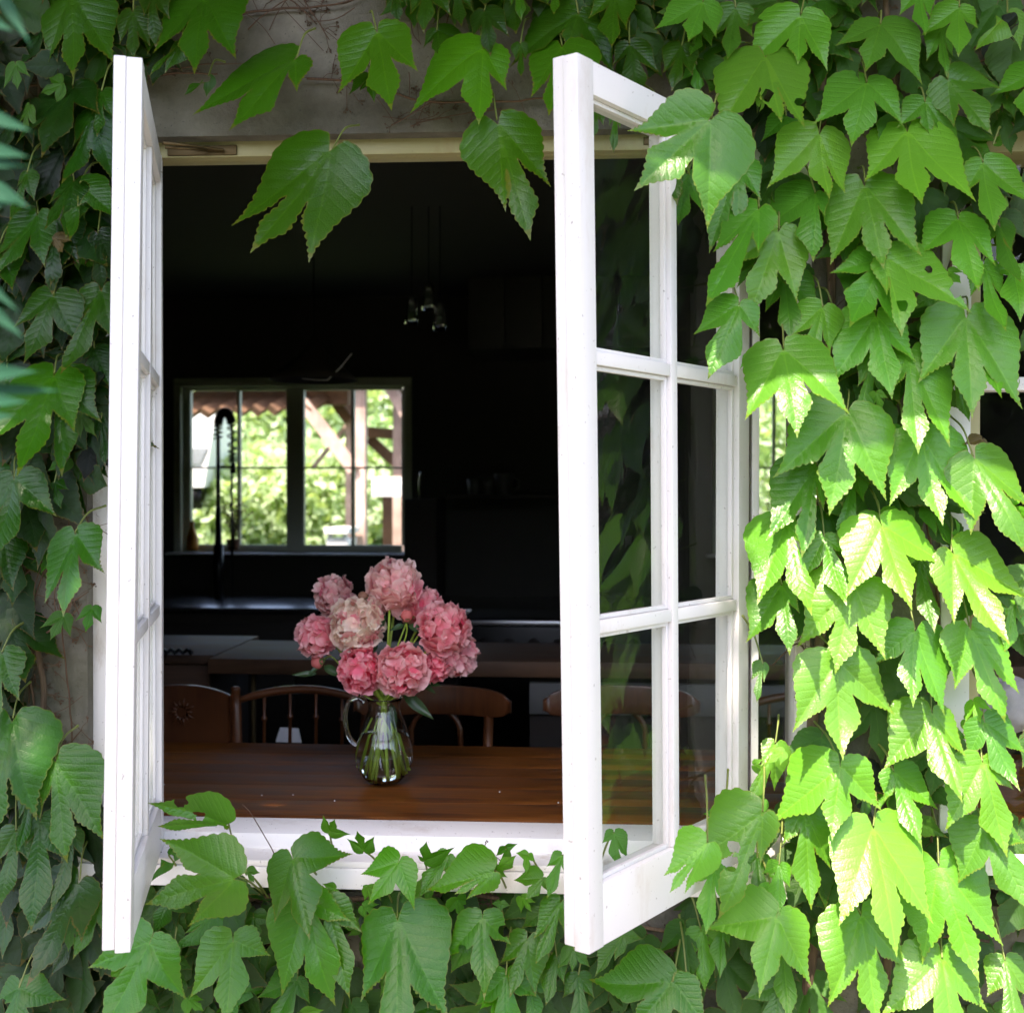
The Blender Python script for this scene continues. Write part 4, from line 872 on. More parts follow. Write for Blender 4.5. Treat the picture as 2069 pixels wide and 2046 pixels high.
A('left', (410, 1000), (245, 1120), (300, 1298), (425, 1350), -.1); A('left', (440, 1010), (424, 1130), (425, 1348), (640, 1200), -.05, .11)
A('left', (210, 1180), (-20, 1420), (10, 1530), (255, 1480), 0); A('left', (295, 1625), (30, 1800), (165, 2015), (420, 1900), .25, .12); A('left', (560, 1590), (415, 1800), (412, 2085), (640, 1900), .1)
A('left', (540, 1285), (480, 1400), (597, 1625), (640, 1500), -.35); A('left', (315, 1190), (245, 1400), (295, 1645), (420, 1450), -.3); A('left', (150, 950), (60, 1020), (70, 1230), (170, 1100), -.2)
A('top', (735, 65), (640, 230), (740, 335), (820, 250), -.4); A('top', (840, -60), (790, 90), (872, 278), (930, 100), -.6); A('top', (1005, 235), (905, 280), (812, 405), (900, 400), -.2); A('left', (0, 1340), (-120, 1500), (-20, 1700), (110, 1620), .1)
A('top', (1150, 420), (1080, 440), (1010, 520), (1120, 520), -.3); A('left', (560, 500), (490, 620), (540, 760), (610, 640), .1)
B_('top', (165, 165), (-35, 535), (281, 675), (410, 430), .3, .12); B_('top', (755, 268), (338, 605), (745, 745), (885, 500), .3, .11); B_('top', (830, 662), (885, 1195), (1022, 1358), (1128, 1030), .35, .14, .4, (800, 500)); B_('top', (1280, 75), (888, 330), (1210, 300), (1488, 382), .0, .08, .45)
B_('top', (1190, 250), (1018, 560), (1123, 715), (1330, 640), .2, .12); B_('top', (270, -80), (215, 30), (290, 142), (330, 20), -.5); B_('top', (440, -110), (350, 80), (432, 205), (575, 80), -.4); B_('top', (600, -90), (560, 0), (640, 165), (690, 30), -.5)
B_('top', (935, -110), (905, 20), (965, 118), (1010, -20), 0); B_('top', (1150, -110), (1105, 20), (1145, 100), (1200, -10), .1); B_('top', (760, 60), (690, 200), (800, 330), (900, 200), -.4); B_('top', (960, 240), (930, 330), (965, 440), (990, 320), -.5)
B_('top', (1480, -40), (1330, 90), (1460, 330), (1545, 180), -.3); B_('top', (1560, 240), (1470, 330), (1620, 560), (1730, 380), -.5); B_('top', (1850, 250), (1745, 400), (1790, 520), (1911, 420), -.4)
B_('top', (1380, 590), (1330, 680), (1350, 780), (1420, 680), 0); B_('top', (1490, 590), (1450, 680), (1472, 845), (1510, 700), .1); B_('top', (130, 420), (10, 520), (70, 500), (150, 560), -.1)
B_('top', (500, 170), (410, 240), (520, 330), (690, 200), .05, .06); B_('right', (1880, 960), (1815, 1120), (1818, 1280), (1960, 1180), -.1)
C_('right', (140, 10), (-135, 170), (45, 287), (213, 218), .45, .10); C_('right', (680, 78), (372, 345), (662, 362), (824, 402), .4); C_('right', (1120, 132), (880, 232), (1022, 422), (1342, 482), .1); C_('right', (480, 312), (193, 788), (540, 745), (662, 775), .2)
C_('right', (1045, 452), (743, 690), (935, 842), (1265, 690), .2); C_('right', (1490, 432), (1528, 702), (1706, 772), (1828, 450), .1); C_('right', (1262, 722), (1028, 1006), (1262, 1205), (1547, 1192), .55); C_('right', (1365, 560), (1222, 692), (1400, 752), (1585, 820), .2)
C_('right', (780, 732), (488, 1045), (818, 1122), (916, 1085), .2); C_('right', (1035, 1007), (828, 1475), (1107, 1513), (1317, 1443), .35); C_('right', (330, 890), (172, 1402), (330, 1250), (470, 1100), .05, .09); C_('right', (760, 1060), (420, 1285), (720, 1475), (815, 1200), .2)
C_('right', (450, 1145), (190, 1400), (128, 1733), (430, 1420), .1, .12); C_('right', (560, 1265), (282, 1470), (388, 1753), (662, 1668), .35, .11); C_('right', (1550, 1200), (1318, 1412), (1600, 1642), (1740, 1480), .45); C_('right', (1685, 892), (1588, 1065), (1692, 1315), (1950, 1150), .25)
C_('right', (1145, 1422), (845, 1500), (905, 1835), (1187, 1885), .3, .1); C_('right', (1150, 1420), (1140, 1640), (1188, 1884), (1612, 1735), .4, .12)
C_('right', (590, 1505), (485, 1720), (602, 1905), (785, 1750), -.15, .05); C_('right', (2010, 380), (1770, 482), (1905, 715), (2080, 640), .35); C_('right', (1335, -70), (1240, 60), (1348, 226), (1400, 100), .1); C_('right', (1555, 40), (1365, 168), (1528, 342), (1660, 160), .25); C_('right', (1820, 70), (1638, 282), (1770, 120), (1930, 250), .45)
C_('right', (1770, 1215), (1700, 1350), (1808, 1604), (1832, 1400), .2, .05); C_('right', (1450, 150), (1380, 330), (1480, 425), (1535, 300), -.05, .05); C_('right', (600, 640), (470, 760), (663, 862), (755, 700), .05, .05); C_('right', (320, 40), (190, 200), (270, 350), (420, 200), .0, .05); C_('right', (130, 130), (60, 240), (62, 340), (190, 260), -.2, .05)
C_('right', (110, 370), (20, 420), (112, 520), (180, 400), -.3, .05); C_('right', (1860, 1480), (1735, 1480), (1860, 1790), (1990, 1700), .1); C_('right', (1740, 800), (1600, 700), (1640, 900), (1830, 700), -.2, .04); C_('right', (1680, 1450), (1610, 1640), (1735, 1860), (1800, 1660), .2, .08); C_('right', (1380, 1640), (1310, 1700), (1510, 1790), (1560, 1700), .0, .06)
C_('right', (860, 1700), (760, 1780), (840, 1900), (900, 1800), -.1, .04); C_('right', (800, 1690), (620, 1860), (700, 2060), (840, 1950), .3, .09); C_('right', (-80, 650), (-60, 900), (-20, 1200), (60, 1000), -.1, .1)
B_('right', (2012, 650), (1550, 698), (1583, 1065), (1998, 1255), .05, .37, .25, (2060, 520)); C_('right', (245, 800), (215, 960), (250, 1100), (330, 1000), -.1, .06); C_('right', (380, 460), (300, 560), (360, 620), (440, 560), -.3, .04)
C_('right', (340, 1680), (95, 1830), (165, 2095), (470, 1850), .35, .22); C_('right', (1090, 1740), (830, 2130), (1155, 2215), (1315, 2000), .45); C_('right', (1600, 1735), (1312, 2118), (1590, 2315), (1890, 2262), .5, .1)
E_('right', (585, 5), (365, 410), (625, 518), (932, 378), .5, .17); E_('right', (935, 357), (523, 727), (820, 933), (1143, 852), .25, .11); E_('right', (1075, 40), (1000, 220), (978, 468), (1160, 300), .15, .07); E_('right', (1270, 30), (1180, 240), (1258, 605), (1448, 565), .3, .09)
E_('right', (1340, 490), (1162, 882), (1425, 985), (1622, 962), .4, .1); E_('right', (1240, 460), (1108, 592), (1250, 700), (1330, 560), .3, .06); E_('right', (1630, 605), (1608, 1040), (1882, 1145), (1960, 900), .0, .12); E_('right', (770, 650), (475, 1065), (655, 1160), (800, 905), .1, .09)
E_('right', (980, 690), (905, 860), (868, 1083), (1030, 860), .0, .05); E_('right', (1120, 985), (908, 1378), (1235, 1435), (1523, 1215), .5, .12); E_('right', (1130, 980), (900, 1050), (1240, 1100), (1395, 900), .4, .09); E_('right', (600, 965), (420, 1415), (682, 1455), (690, 1100), .25, .11)
E_('right', (810, 1050), (690, 1285), (902, 1420), (945, 1150), .35, .09); E_('right', (1510, 1130), (1488, 1520), (1745, 1615), (1960, 1400), .45, .11); E_('right', (965, 1292), (668, 1665), (855, 1798), (1132, 1722), .4, .12); E_('right', (1310, 1560), (1092, 1768), (1272, 1975), (1470, 2035), .3, .11)
E_('right', (1610, 1545), (1535, 1900), (1785, 2065), (1895, 1920), .3, .1); E_('right', (575, 1310), (378, 1635), (600, 1692), (672, 1470), .0, .11); E_('right', (470, 1745), (415, 1850), (438, 1965), (485, 1860), -.1, .10); E_('right', (875, 1730), (625, 2118), (886, 2255), (1228, 2052), .15, .13)
E_('right', (1330, 1150), (1240, 1370), (1370, 1560), (1445, 1350), -.1, .05); E_('right', (1850, 1390), (1770, 1540), (1790, 1690), (1930, 1560), .2, .06); E_('right', (1520, 120), (1490, 280), (1600, 420), (1580, 200), .0, .04); E_('right', (1390, 880), (1420, 1050), (1500, 1110), (1560, 960), -.1, .04); E_('right', (1700, -30), (1580, 120), (1720, 300), (1850, 120), .4, .08)
F_('right', (895, 540), (540, 900), (835, 938), (1143, 812), .55, .13); F_('right', (1400, 250), (1142, 578), (1505, 700), (1590, 500), .5, .1); F_('right', (1690, 300), (1618, 527), (1852, 662), (1960, 500), .35, .1); F_('right', (1190, 575), (1150, 760), (1316, 962), (1450, 800), .1, .08)
F_('right', (1680, 520), (1468, 902), (1788, 1030), (1885, 700), .45, .12); F_('right', (1080, 880), (843, 1358), (1137, 1497), (1387, 1390), .5, .14); F_('right', (470, 800), (82, 1117), (215, 1372), (460, 1100), .4, .2); F_('right', (700, 790), (582, 1000), (727, 1325), (860, 1140), .2, .1)
F_('right', (200, 1100), (60, 1210), (147, 1447), (245, 1300), .4, .14); F_('right', (545, 1370), (165, 1490), (428, 1765), (738, 1763), .5, .14); F_('right', (560, 1090), (482, 1180), (562, 1372), (632, 1240), .3, .11); F_('right', (1440, 1085), (1350, 1645), (1625, 1693), (1802, 1545), .45, .11)
F_('right', (1690, 870), (1565, 1222), (1911, 1330), (1960, 1000), -.1, .12); F_('right', (1010, 1362), (808, 1842), (1075, 1935), (1290, 1700), .35, .12); F_('right', (1460, 1605), (1118, 1915), (1480, 2060), (1725, 1920), .5, .13); F_('right', (1805, 1615), (1712, 1830), (1830, 2010), (1960, 1850), .3, .1)
F_('right', (165, 965), (-75, 1172), (-45, 1245), (40, 1260), .35, .36, .3); F_('right', (560, 1750), (370, 1870), (500, 2080), (660, 1900), .2, .1); F_('right', (50, 1715), (-80, 1860), (60, 2000), (130, 1850), .5, .12); F_('right', (580, 1480), (470, 1690), (590, 1905), (690, 1700), .2, .07); F_('right', (870, 780), (800, 950), (870, 1140), (950, 900), .0, .06)
F_('right', (1330, 1230), (1265, 1380), (1350, 1640), (1420, 1420), .1, .06); F_('right', (440, 1050), (330, 1180), (460, 1300), (560, 1200), .0, .05); F_('right', (1030, 690), (1000, 780), (1035, 860), (1110, 760), -.2, .05); F_('right', (260, 800), (150, 850), (280, 900), (330, 810), .1, .1)
F_('right', (130, 1450), (60, 1640), (150, 1790), (280, 1600), .0, .06); F_('right', (250, 1420), (170, 1480), (225, 1690), (290, 1560), .0, .08); F_('right', (540, 420), (460, 560), (385, 760), (540, 700), .2, .07)
G_('low', (820, 1122), (425, 1270), (590, 1272), (655, 1300), .3, .14); G_('low', (825, 1125), (800, 1060), (935, 1055), (880, 1210), .4, .13, -.5); G_('low', (290, 1075), (62, 1172), (130, 1292), (387, 1322), .2, .14, .6); G_('low', (280, 1380), (88, 1825), (330, 2060), (582, 1900), .2, .14, None, (300, 1230)); G_('low', (750, 1377), (538, 1625), (775, 1772), (905, 1560), .25, .12)
G_('low', (720, 1400), (545, 1560), (570, 1708), (740, 1500), .2, .10); G_('low', (1000, 1490), (840, 1660), (903, 1805), (1045, 1810), .1, .09); G_('low', (1185, 1290), (1030, 1510), (1045, 1625), (1200, 1480), .35, .11); G_('low', (1080, 1170), (912, 1222), (985, 1300), (1112, 1270), .3, .12); G_('low', (1000, 1040), (925, 1060), (990, 1150), (1040, 1100), .6, .08, .8)
G_('low', (1190, 1040), (1100, 1130), (1105, 1285), (1200, 1150), .3, .12); G_('low', (1800, 1735), (1335, 1828), (1565, 2010), (2000, 1990), .35, .14); G_('low', (880, 1700), (700, 1905), (900, 2120), (1045, 1880), .25, .11); G_('low', (1255, 1560), (1163, 1690), (1245, 1702), (1345, 1690), .1, .1); G_('low', (95, 1015), (-10, 960), (60, 900), (152, 940), .1, .13, -.6)
G_('low', (430, 1070), (380, 1060), (440, 965), (590, 1020), .15, .12, -.6); G_('low', (-110, 1290), (-180, 1420), (40, 1785), (78, 1480), .2, .12); G_('low', (1475, 915), (1408, 1000), (1500, 1115), (1555, 1070), .0, .1); G_('low', (880, 1000), (815, 1080), (870, 1130), (940, 1010), .2, .1, -.3); G_('low', (320, 1250), (275, 1290), (320, 1350), (348, 1270), .3, .1)
G_('low', (210, 1210), (190, 1240), (220, 1290), (240, 1230), .2, .1); G_('low', (850, 1310), (790, 1340), (830, 1390), (900, 1350), .2, .08); G_('low', (1080, 1350), (960, 1480), (1120, 1600), (1170, 1500), .0, .07); G_('low', (1160, 1600), (1030, 1700), (1100, 1850), (1200, 1760), .0, .08); G_('low', (1280, 1700), (1190, 1850), (1300, 2020), (1370, 1850), .0, .07)
G_('low', (1520, 1480), (1370, 1720), (1480, 1640), (1640, 1530), .0, .08); G_('low', (1000, 1720), (960, 1840), (1060, 2000), (1140, 1850), .0, .07); G_('low', (130, 1300), (60, 1350), (90, 1500), (180, 1420), -.3, .05); G_('low', (450, 1880), (330, 1960), (440, 2080), (520, 1950), -.2, .07); G_('low', (560, 1040), (440, 1080), (400, 1270), (560, 1200), .2, .09)
H_('low', (1262, 872), (812, 752), (852, 893), (1175, 912), .15, .30, -.35, (1330, 1110), -.2); H_('low', (1312, 1160), (815, 1000), (792, 1318), (1018, 1455), .25, .35, .15, (1450, 1250), -.1); H_('low', (1615, 1045), (1513, 1415), (1735, 1468), (1890, 1120), .2, .15); H_('low', (1290, 1500), (1048, 1825), (1283, 1930), (1458, 1650), .3, .14); H_('low', (835, 1510), (438, 1705), (590, 2010), (1020, 1850), .1, .13)
H_('low', (1680, 1290), (1545, 1832), (1858, 1858), (1930, 1420), .2, .13); H_('left', (70, 285), (-110, 800), (45, 920), (228, 835), .35, .12); H_('left', (305, 510), (222, 790), (402, 1065), (585, 965), .25, .12); H_('left', (220, 840), (125, 1000), (226, 1420), (355, 1100), .2, .1); H_('left', (90, 900), (-50, 1100), (20, 1312), (140, 1100), .15, .1)
H_('left', (440, 1180), (120, 1500), (218, 1705), (430, 1540), -.2, .11); H_('left', (105, 1770), (-90, 1905), (95, 2120), (305, 1900), .15, .12); H_('left', (10, -80), (-120, 200), (5, 358), (112, 190), .1, .1); H_('left', (170, 680), (90, 850), (150, 1005), (215, 850), .0, .08); H_('left', (400, 900), (320, 1100), (330, 1320), (430, 1070), .1, .09)
H_('low', (940, 1270), (780, 1330), (830, 1500), (1030, 1420), -.1, .06); H_('low', (930, 1040), (825, 1195), (860, 1130), (1030, 1050), -.1, .07); H_('low', (1180, 1370), (1010, 1480), (965, 1560), (1290, 1490), .0, .08); H_('low', (1360, 1130), (1340, 1180), (1390, 1210), (1408, 1170), .0, .1); H_('low', (560, 1280), (400, 1430), (420, 1600), (560, 1500), -.2, .07); H_('low', (1640, 1240), (1500, 1400), (1540, 1520), (1690, 1400), -.1, .05)
H_('low', (1250, 1790), (1190, 1880), (1260, 2040), (1440, 1850), .1, .07); H_('low', (1640, 1720), (1400, 1850), (1500, 2000), (1700, 1880), .0, .07); H_('low', (1400, 1380), (1280, 1480), (1400, 1560), (1500, 1440), -.2, .04); H_('low', (960, 1620), (930, 1720), (1000, 1880), (1040, 1700), -.1, .08); H_('left', (30, 1200), (-60, 1380), (60, 1580), (130, 1400), -.3, .05); H_('left', (400, 1480), (210, 1560), (290, 1700), (420, 1600), -.4, .05)
H_('low', (1820, 910), (1770, 830), (1840, 850), (1911, 960), .1, .12, -.5)
D_('left', (300, 150), (0, 558), (248, 722), (445, 480), .15, .12); D_('left', (330, 160), (300, 400), (432, 724), (560, 420), .1, .1); D_('left', (412, 1027), (268, 1415), (405, 1482), (590, 1250), .15, .12); D_('left', (80, 720), (-90, 1000), (22, 1225), (300, 940), .05, .11); D_('left', (20, 1060), (-90, 1200), (0, 1580), (90, 1350), -.1, .08); D_('left', (300, 750), (258, 800), (332, 895), (350, 790), -.1, .08)
D_('left', (560, 400), (520, 520), (590, 662), (620, 520), -.2, .06); D_('left', (520, 10), (415, 80), (500, 300), (600, 230), -.3, .06); D_('left', (500, 600), (440, 640), (440, 745), (520, 690), -.3, .06); D_('left', (-60, 700), (-150, 900), (-30, 1100), (90, 800), -.2, .07); D_('left', (160, 480), (60, 520), (120, 660), (200, 560), -.4, .04); D_('left', (40, 180), (-60, 330), (5, 556), (170, 300), -.05, .09)

for i, (vk, J, L, C, R, t, d, tilt, pet, cup) in enumerate(HERO):
    d = .085 if d is None else d
    tilt = rng.uniform(.30, .62) if tilt is None else tilt
    p = at_y(J[0], J[1], YW-d); q = [at_y(a, c, YW-d-.03) for a, c in (L, C, R)]
    v = [((w_-p)[0], (w_-p)[2]) for w_ in q]
    hr_ = random.Random(i); hole = None
    if hr_.random() < .05 and np.linalg.norm(v[1]) > .09:
        hole = []
        for _ in range(hr_.randint(1, 3)):
            k_ = hr_.randrange(3); f_ = hr_.uniform(.4, .75); L_ = np.linalg.norm(v[k_]); n_ = np.array([-v[k_][1], v[k_][0]])/L_; o_ = hr_.choice((-1, 1))*hr_.uniform(.05, .13)*L_
            hole.append((v[k_][0]*f_+n_[0]*o_, v[k_][1]*f_+n_[1]*o_, hr_.uniform(.004, .008)))
    me = build_leaf('leaf', *v, 100+i, tilt, rng.uniform(.05, .35) if cup is None else cup, rng.uniform(-.28, .30), hole=hole)
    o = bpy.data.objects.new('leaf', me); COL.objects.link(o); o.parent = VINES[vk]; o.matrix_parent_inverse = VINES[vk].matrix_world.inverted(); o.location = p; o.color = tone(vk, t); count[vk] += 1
    if pet: ox = 0
    base = {'top': 0, 'left': 0, 'right': 1369, 'low': 0}
    top = p+np.array([rng.uniform(-.03, .03), d*.8, (rng.uniform(.04, .09) if (vk != 'low' or J[1] > 1900) else -rng.uniform(.06, .09))]) if not pet else None
    if pet:
        # petiole end given in the same zoom frame as the leaf
        s = 700/1911; fr_ = [(0, 0), (700, 0), (1369, 0), (0, 700), (1369, 700), (1369, 1346), (700, 1346), (0, 1346)]
        best = min(fr_, key=lambda f: abs(J[0]-(f[0]+pet[0]*s))+abs(J[1]-(f[1]+pet[1]*s))); top = at_y(best[0]+pet[0]*s, best[1]+pet[1]*s, YW-.02)
    petiole(o, p, top)

# filler leaves behind them, from shared shapes, colour darkened as shade between leaves
TEMPL = []
for i in range(12):
    a = rng.uniform(.75, 1.05); s1, s2 = rng.uniform(.62, .95, 2); a1, a2 = rng.uniform(.62, 1.0, 2)
    TEMPL.append(build_leaf('leaf', (-math.sin(a1)*s1, -math.cos(a1)*s1), (rng.uniform(-.1, .1), -a), (math.sin(a2)*s2, -math.cos(a2)*s2), 900+i, 0, rng.uniform(.05, .3), rng.uniform(-.2, .3), .065))
def inside(px, py, poly):
    c = False; n_ = len(poly)
    for i in range(n_):
        (x0, y0), (x1, y1) = poly[i], poly[i-1]
        if (y0 > py) != (y1 > py) and px < (x1-x0)*(py-y0)/(y1-y0)+x0: c = not c
    return c
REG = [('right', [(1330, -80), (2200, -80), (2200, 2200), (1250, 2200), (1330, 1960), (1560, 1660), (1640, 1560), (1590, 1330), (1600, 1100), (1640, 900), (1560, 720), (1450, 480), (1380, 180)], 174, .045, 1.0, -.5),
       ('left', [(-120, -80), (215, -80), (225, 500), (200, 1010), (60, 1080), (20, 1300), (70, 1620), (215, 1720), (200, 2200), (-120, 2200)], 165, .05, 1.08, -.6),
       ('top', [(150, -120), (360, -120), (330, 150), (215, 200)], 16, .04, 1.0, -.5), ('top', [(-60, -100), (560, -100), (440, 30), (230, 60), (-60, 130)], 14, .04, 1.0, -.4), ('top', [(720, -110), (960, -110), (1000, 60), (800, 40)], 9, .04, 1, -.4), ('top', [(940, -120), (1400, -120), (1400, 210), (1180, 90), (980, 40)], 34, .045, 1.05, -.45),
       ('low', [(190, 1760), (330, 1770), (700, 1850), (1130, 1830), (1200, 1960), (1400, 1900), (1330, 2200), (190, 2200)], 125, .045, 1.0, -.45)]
for vk, poly, num, dd, sc0, tt in REG:
    xs_ = [p[0] for p in poly]; ys_ = [p[1] for p in poly]; pts = []; tries = 0
    while len(pts) < num and tries < 20000:
        tries += 1; px, py = rng.uniform(min(xs_), max(xs_)), rng.uniform(min(ys_), max(ys_))
        if not inside(px, py, poly): continue
        if px > 1885 and (740 < py < 1130 or 1330 < py < 1480 or 1590 < py < 1680): continue
        md_ = 44 if tries < 8000 else 26
        if any((px-a)**2+(py-c)**2 < md_**2 for a, c in pts): continue
        pts.append((px, py))
    for px, py in pts:
        d = dd*rng.uniform(.15, 1.15); p = at_y(px, py-55, YW-d); s = rng.uniform(.085, .15)*sc0*(1.18 if vk == 'left' else 1)
        o = bpy.data.objects.new('leaf', random.choice(TEMPL)); COL.objects.link(o); o.parent = VINES[vk]
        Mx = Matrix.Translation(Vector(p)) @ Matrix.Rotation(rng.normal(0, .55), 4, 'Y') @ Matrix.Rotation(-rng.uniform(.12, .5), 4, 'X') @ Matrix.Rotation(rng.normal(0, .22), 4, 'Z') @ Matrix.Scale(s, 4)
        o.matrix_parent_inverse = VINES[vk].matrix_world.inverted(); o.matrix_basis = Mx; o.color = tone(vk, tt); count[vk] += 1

# small pale young leaves and a few browned ones among the others
for i in range(70):
    vk, x0, x1, y0, y1 = random.choice((('right', 1500, 2069, 0, 2046), ('right', 1450, 2069, 700, 2046), ('low', 230, 1120, 1850, 2046), ('low', 520, 1120, 1740, 1850), ('left', 0, 190, 100, 2000)))
    px, py = rng.uniform(x0, x1), rng.uniform(y0, y1); p = at_y(px, py, YW-rng.uniform(.04, .12)); s = rng.uniform(.035, .065)
    o = bpy.data.objects.new('leaf', random.choice(TEMPL)); COL.objects.link(o); o.parent = VINES[vk]
    o.matrix_parent_inverse = VINES[vk].matrix_world.inverted(); o.matrix_basis = Matrix.Translation(Vector(p)) @ Matrix.Rotation(rng.normal(0, .8), 4, 'Y') @ Matrix.Rotation(-rng.uniform(-.4, .9), 4, 'X') @ Matrix.Rotation(rng.normal(0, .5), 4, 'Z') @ Matrix.Scale(s, 4)
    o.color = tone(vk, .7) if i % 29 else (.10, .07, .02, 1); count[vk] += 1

# woody stems, twigs and tendrils
def stem(vk, pxs, r0, r1, dy=.012, name='stem', mat='bark', wig=3.0):
    pts = []
    for i, (a, c) in enumerate(pxs): pts.append(at_y(a, c, YW-dy-rng.uniform(0, .006)))
    P = smoothpts(pts, 7); n_ = len(P); P = [p+Vector((noise.noise(p*26)*.001*wig, noise.noise(p*26+Vector((9, 0, 0)))*.0006*wig, noise.noise(p*26+Vector((0, 9, 0)))*.001*wig)) for p in P]
    b = MB(); b.tube(P, [r0+(r1-r0)*i/(n_-1) for i in range(n_)], 7); addo(name, b, M[mat], VINES[vk], True); return P
ST = {'left': [([(95, 2060), (85, 1850), (90, 1480), (82, 1340), (62, 1250), (40, 1100), (60, 700), (80, 200), (60, -60)], .0075, .004), ([(150, 1540), (142, 1440), (128, 1300), (122, 1180), (140, 1060), (150, 900)], .002, .0012),
        ([(40, 1320), (80, 1275), (140, 1220), (180, 1195)], .0022, .001), ([(50, 1350), (66, 1400), (80, 1500), (74, 1580)], .003, .002), ([(10, 1230), (60, 1150), (140, 1090), (178, 1075)], .0022, .001), ([(30, 1400), (48, 1340), (60, 1235), (110, 1100)], .002, .0015),
        ([(95, 1280), (130, 1262), (175, 1276)], .0026, .001), ([(70, 1130), (90, 1140), (120, 1150), (160, 1240)], .0018, .001), ([(100, 1520), (140, 1500), (165, 1474)], .0026, .0012), ([(0, 300), (60, 140), (120, 60), (200, -30)], .003, .002), ([(0, 1180), (50, 1300), (60, 1420)], .0025, .0015)],
      'top': [([(480, 30), (540, 20), (620, 15), (700, 5), (760, -20)], .003, .0016), ([(500, 60), (560, 10), (640, -20)], .0016, .001), ([(600, -20), (640, 40), (665, 80)], .0016, .001), ([(560, -20), (600, 10), (640, 50)], .0018, .001), ([(620, 160), (690, 162), (760, 175), (860, 205), (1000, 205), (1110, 200)], .0028, .002),
        ([(0, 130), (60, 118), (120, 112), (220, 110)], .0022, .0016), ([(0, 178), (80, 172), (170, 165), (230, 165), (290, 155), (370, 148), (440, 150)], .003, .0018), ([(290, 130), (350, 140), (420, 130), (500, 128)], .0018, .001), ([(830, 255), (880, 240), (940, 230), (1000, 222)], .0013, .0008), ([(920, -30), (900, 60), (885, 110)], .0016, .001), ([(835, -20), (832, 60), (850, 90)], .0014, .001),
        ([(790, 252), (840, 225), (880, 200)], .0013, .0009), ([(1230, 45), (1320, 55), (1420, 50)], .003, .002)],
      'right': [([(1620, 2100), (1650, 1800), (1640, 1500), (1665, 1200), (1655, 950), (1680, 600), (1660, 200), (1690, -60)], .013, .007), ([(1800, 2100), (1790, 1800), (1800, 1450), (1790, 1200), (1850, 850), (1840, 500), (1800, 100), (1780, -60)], .010, .005), ([(1690, 1600), (1700, 1300), (1685, 1000), (1720, 700), (1700, 300)], .006, .004),
        ([(1900, 140), (1960, 130), (2069, 95)], .0025, .0018), ([(1900, 60), (1980, 90), (2069, 150)], .0025, .0018), ([(1910, 200), (1990, 180), (2069, 175)], .002, .0012), ([(1960, 400), (1880, 700), (1870, 1000), (1900, 1300), (1880, 1700)], .004, .003), ([(1640, 1480), (1640, 1350), (1610, 1300), (1560, 1345)], .0025, .0015), ([(1500, 1950), (1620, 1900), (1760, 1880), (2000, 1900)], .006, .003)],
      'low': [([(200, 1900), (320, 1870), (450, 1830), (540, 1810), (700, 1815), (850, 1808), (1000, 1812), (1200, 1860), (1500, 1900)], .007, .004), ([(500, 1765), (520, 1800), (560, 1850), (640, 1870)], .003, .0016), ([(860, 2040), (920, 1990), (980, 1930), (1060, 1880)], .0022, .0014), ([(950, 2046), (955, 1960), (962, 1900)], .0022, .0016), ([(1260, 1850), (1330, 1900), (1420, 1930)], .003, .002), ([(300, 2060), (420, 1960), (560, 1900)], .003, .002),
        ([(540, 1810), (555, 1850), (600, 1900)], .002, .0014), ([(985, 1735), (990, 1800), (995, 1830)], .0018, .0014), ([(1010, 1735), (1012, 1820)], .0018, .0014)]}
allP = {k: [] for k in VINES}
for vk, L in ST.items():
    for pxs, a, c in L: allP[vk] += stem(vk, pxs, a, c, mat='bark' if a > .005 else 'twig')
P = stem('low', [(490, 1625), (505, 1640), (530, 1680), (552, 1720), (560, 1750)], .0008, .0012, .06, 'tendril', 'twig', 1)
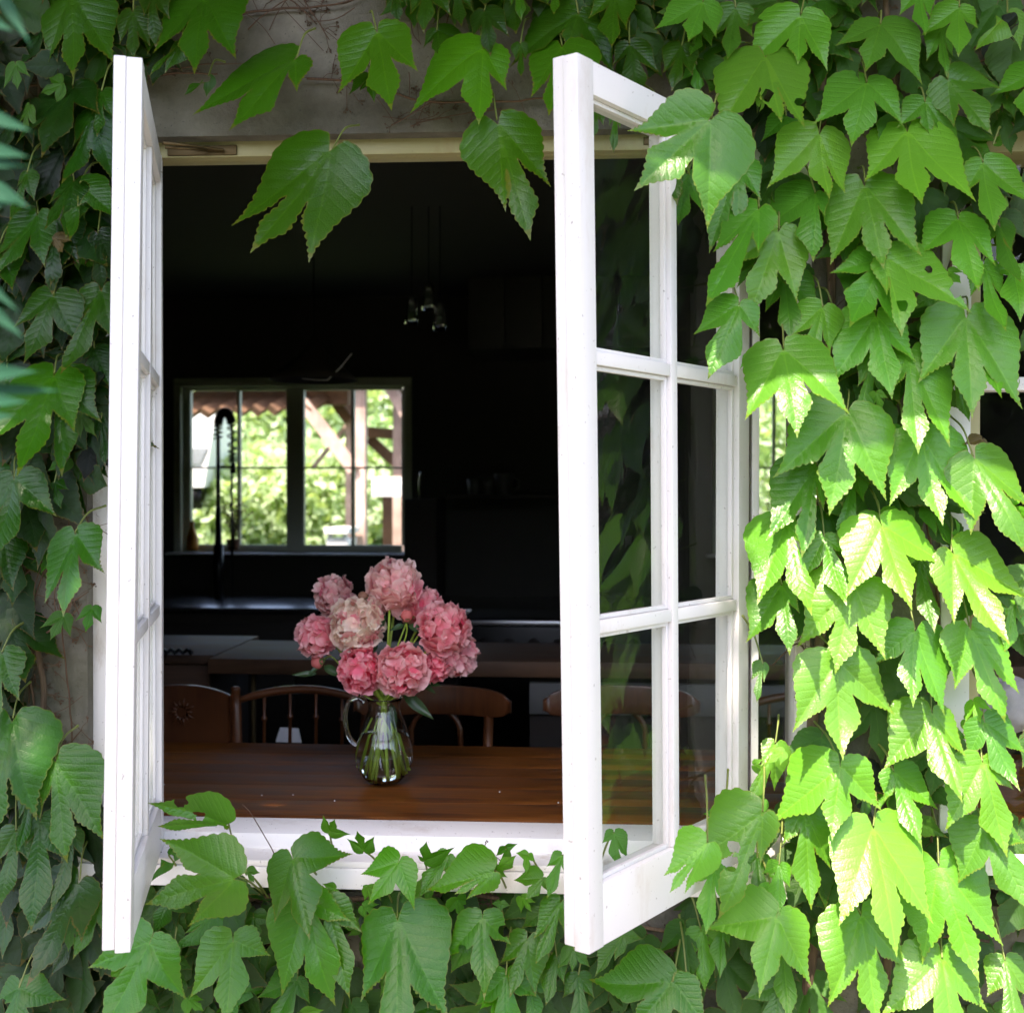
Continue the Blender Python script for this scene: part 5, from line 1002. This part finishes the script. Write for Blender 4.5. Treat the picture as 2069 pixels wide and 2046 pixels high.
for vk in VINES:                                     # branched tendrils with their sticky pads
    b = MB(); PP = allP[vk]
    for i in range(90 if vk != 'low' else 50):
        q = random.choice(PP); a0 = rng.uniform(0, 6.28); L = rng.uniform(.015, .05); e = q+Vector((math.cos(a0)*L, 0, math.sin(a0)*L)); e.y = YW-.004
        if vk in ('top',) and e.z < ZT+.05: continue
        b.tube([q, (q+e)/2+Vector((0, -.003, .003)), e], .0007, 4, False)
        for j in range(rng.integers(3, 6)):
            a1 = a0+rng.uniform(-1.2, 1.2); e2 = e+Vector((math.cos(a1), 0, math.sin(a1)))*rng.uniform(.004, .012); e2.y = YW-.0025; b.tube([e, e2], .0005, 4, False)
            b.tube([e2+Vector((0, -.001, 0)), e2+Vector((0, .0015, 0))], .0015, 5)
    # random short dead twigs
    for i in range(40):
        q = random.choice(PP); a0 = rng.uniform(0, 6.28); L = rng.uniform(.04, .12); e = q+Vector((math.cos(a0)*L, -rng.uniform(0, .01), math.sin(a0)*L)); m_ = (q+e)/2+Vector(rng.uniform(-.008, .008, 3))
        if vk in ('top', 'low') and ZB-.1 < e.z < ZT+.03: continue
        b.tube(smoothpts([q, m_, e], 3), .001, 4, False)
    addo('tendril_tangle', b, M['twig'], VINES[vk], kind='stuff')
# dead leaf and moss litter under the sill
g = np.random.default_rng(5); b = MB()
for i in range(900):
    px, py = g.uniform(480, 1120), 1822+g.normal(0, 9); p = at_y(px, py, YW-g.uniform(.003, .02)); a0 = g.uniform(0, 6.28); r_ = g.uniform(.002, .007)
    b.tube([p, p+np.array([math.cos(a0)*r_*2, -g.uniform(0, .004), math.sin(a0)*r_])], [r_*.25, r_*.12], 3)
addo('moss', b, M['soil'], None, kind='stuff', label='brown moss and dead ivy litter packed under the sill', cat='moss')
b = MB(); p = at_y(142, 1202, YW-.02); q = at_y(128, 1255, YW-.03); lance(p, q, .008, (.3, -1, 0), 'dead_leaf', M['twig'], VINES['left'], .2)

# ---------------------------------------------------------------- blurred shrub close to the camera
fs = empty('foreground_shrub', at_d(-160, 700, 1.0), 'blurred blue green leaves poking in at the left edge, very near', 'shrub')
NL = [((-60, 225), (72, 262), 15), ((-60, 300), (66, 312), 16), ((-50, 330), (62, 330), 12), ((-50, 370), (60, 415), 22), ((-40, 420), (40, 400), 16), ((-60, 590), (48, 680), 14), ((-60, 540), (40, 630), 10), ((-80, 760), (80, 745), 20), ((-60, 790), (140, 782), 12), ((-60, 810), (62, 808), 15), ((-60, 850), (30, 835), 14), ((-30, -60), (62, 88), 14), ((-70, 20), (30, 60), 16)]
for (a, c, wd) in NL: lance(at_d(a[0], a[1], 1.03), at_d(c[0], c[1], .98), wd/FPX, (.2, -1, .5), 'leaf', M['nearleaf'], fs, .05)
b = MB(); b.tube([at_d(-70, -80, 1.03), at_d(-62, 300, 1.04), at_d(-66, 800, 1.05), at_d(-90, 2200, 1.1)], [.003, .004, .005, .008], 8); addo('stem', b, M['twig'], fs, True)
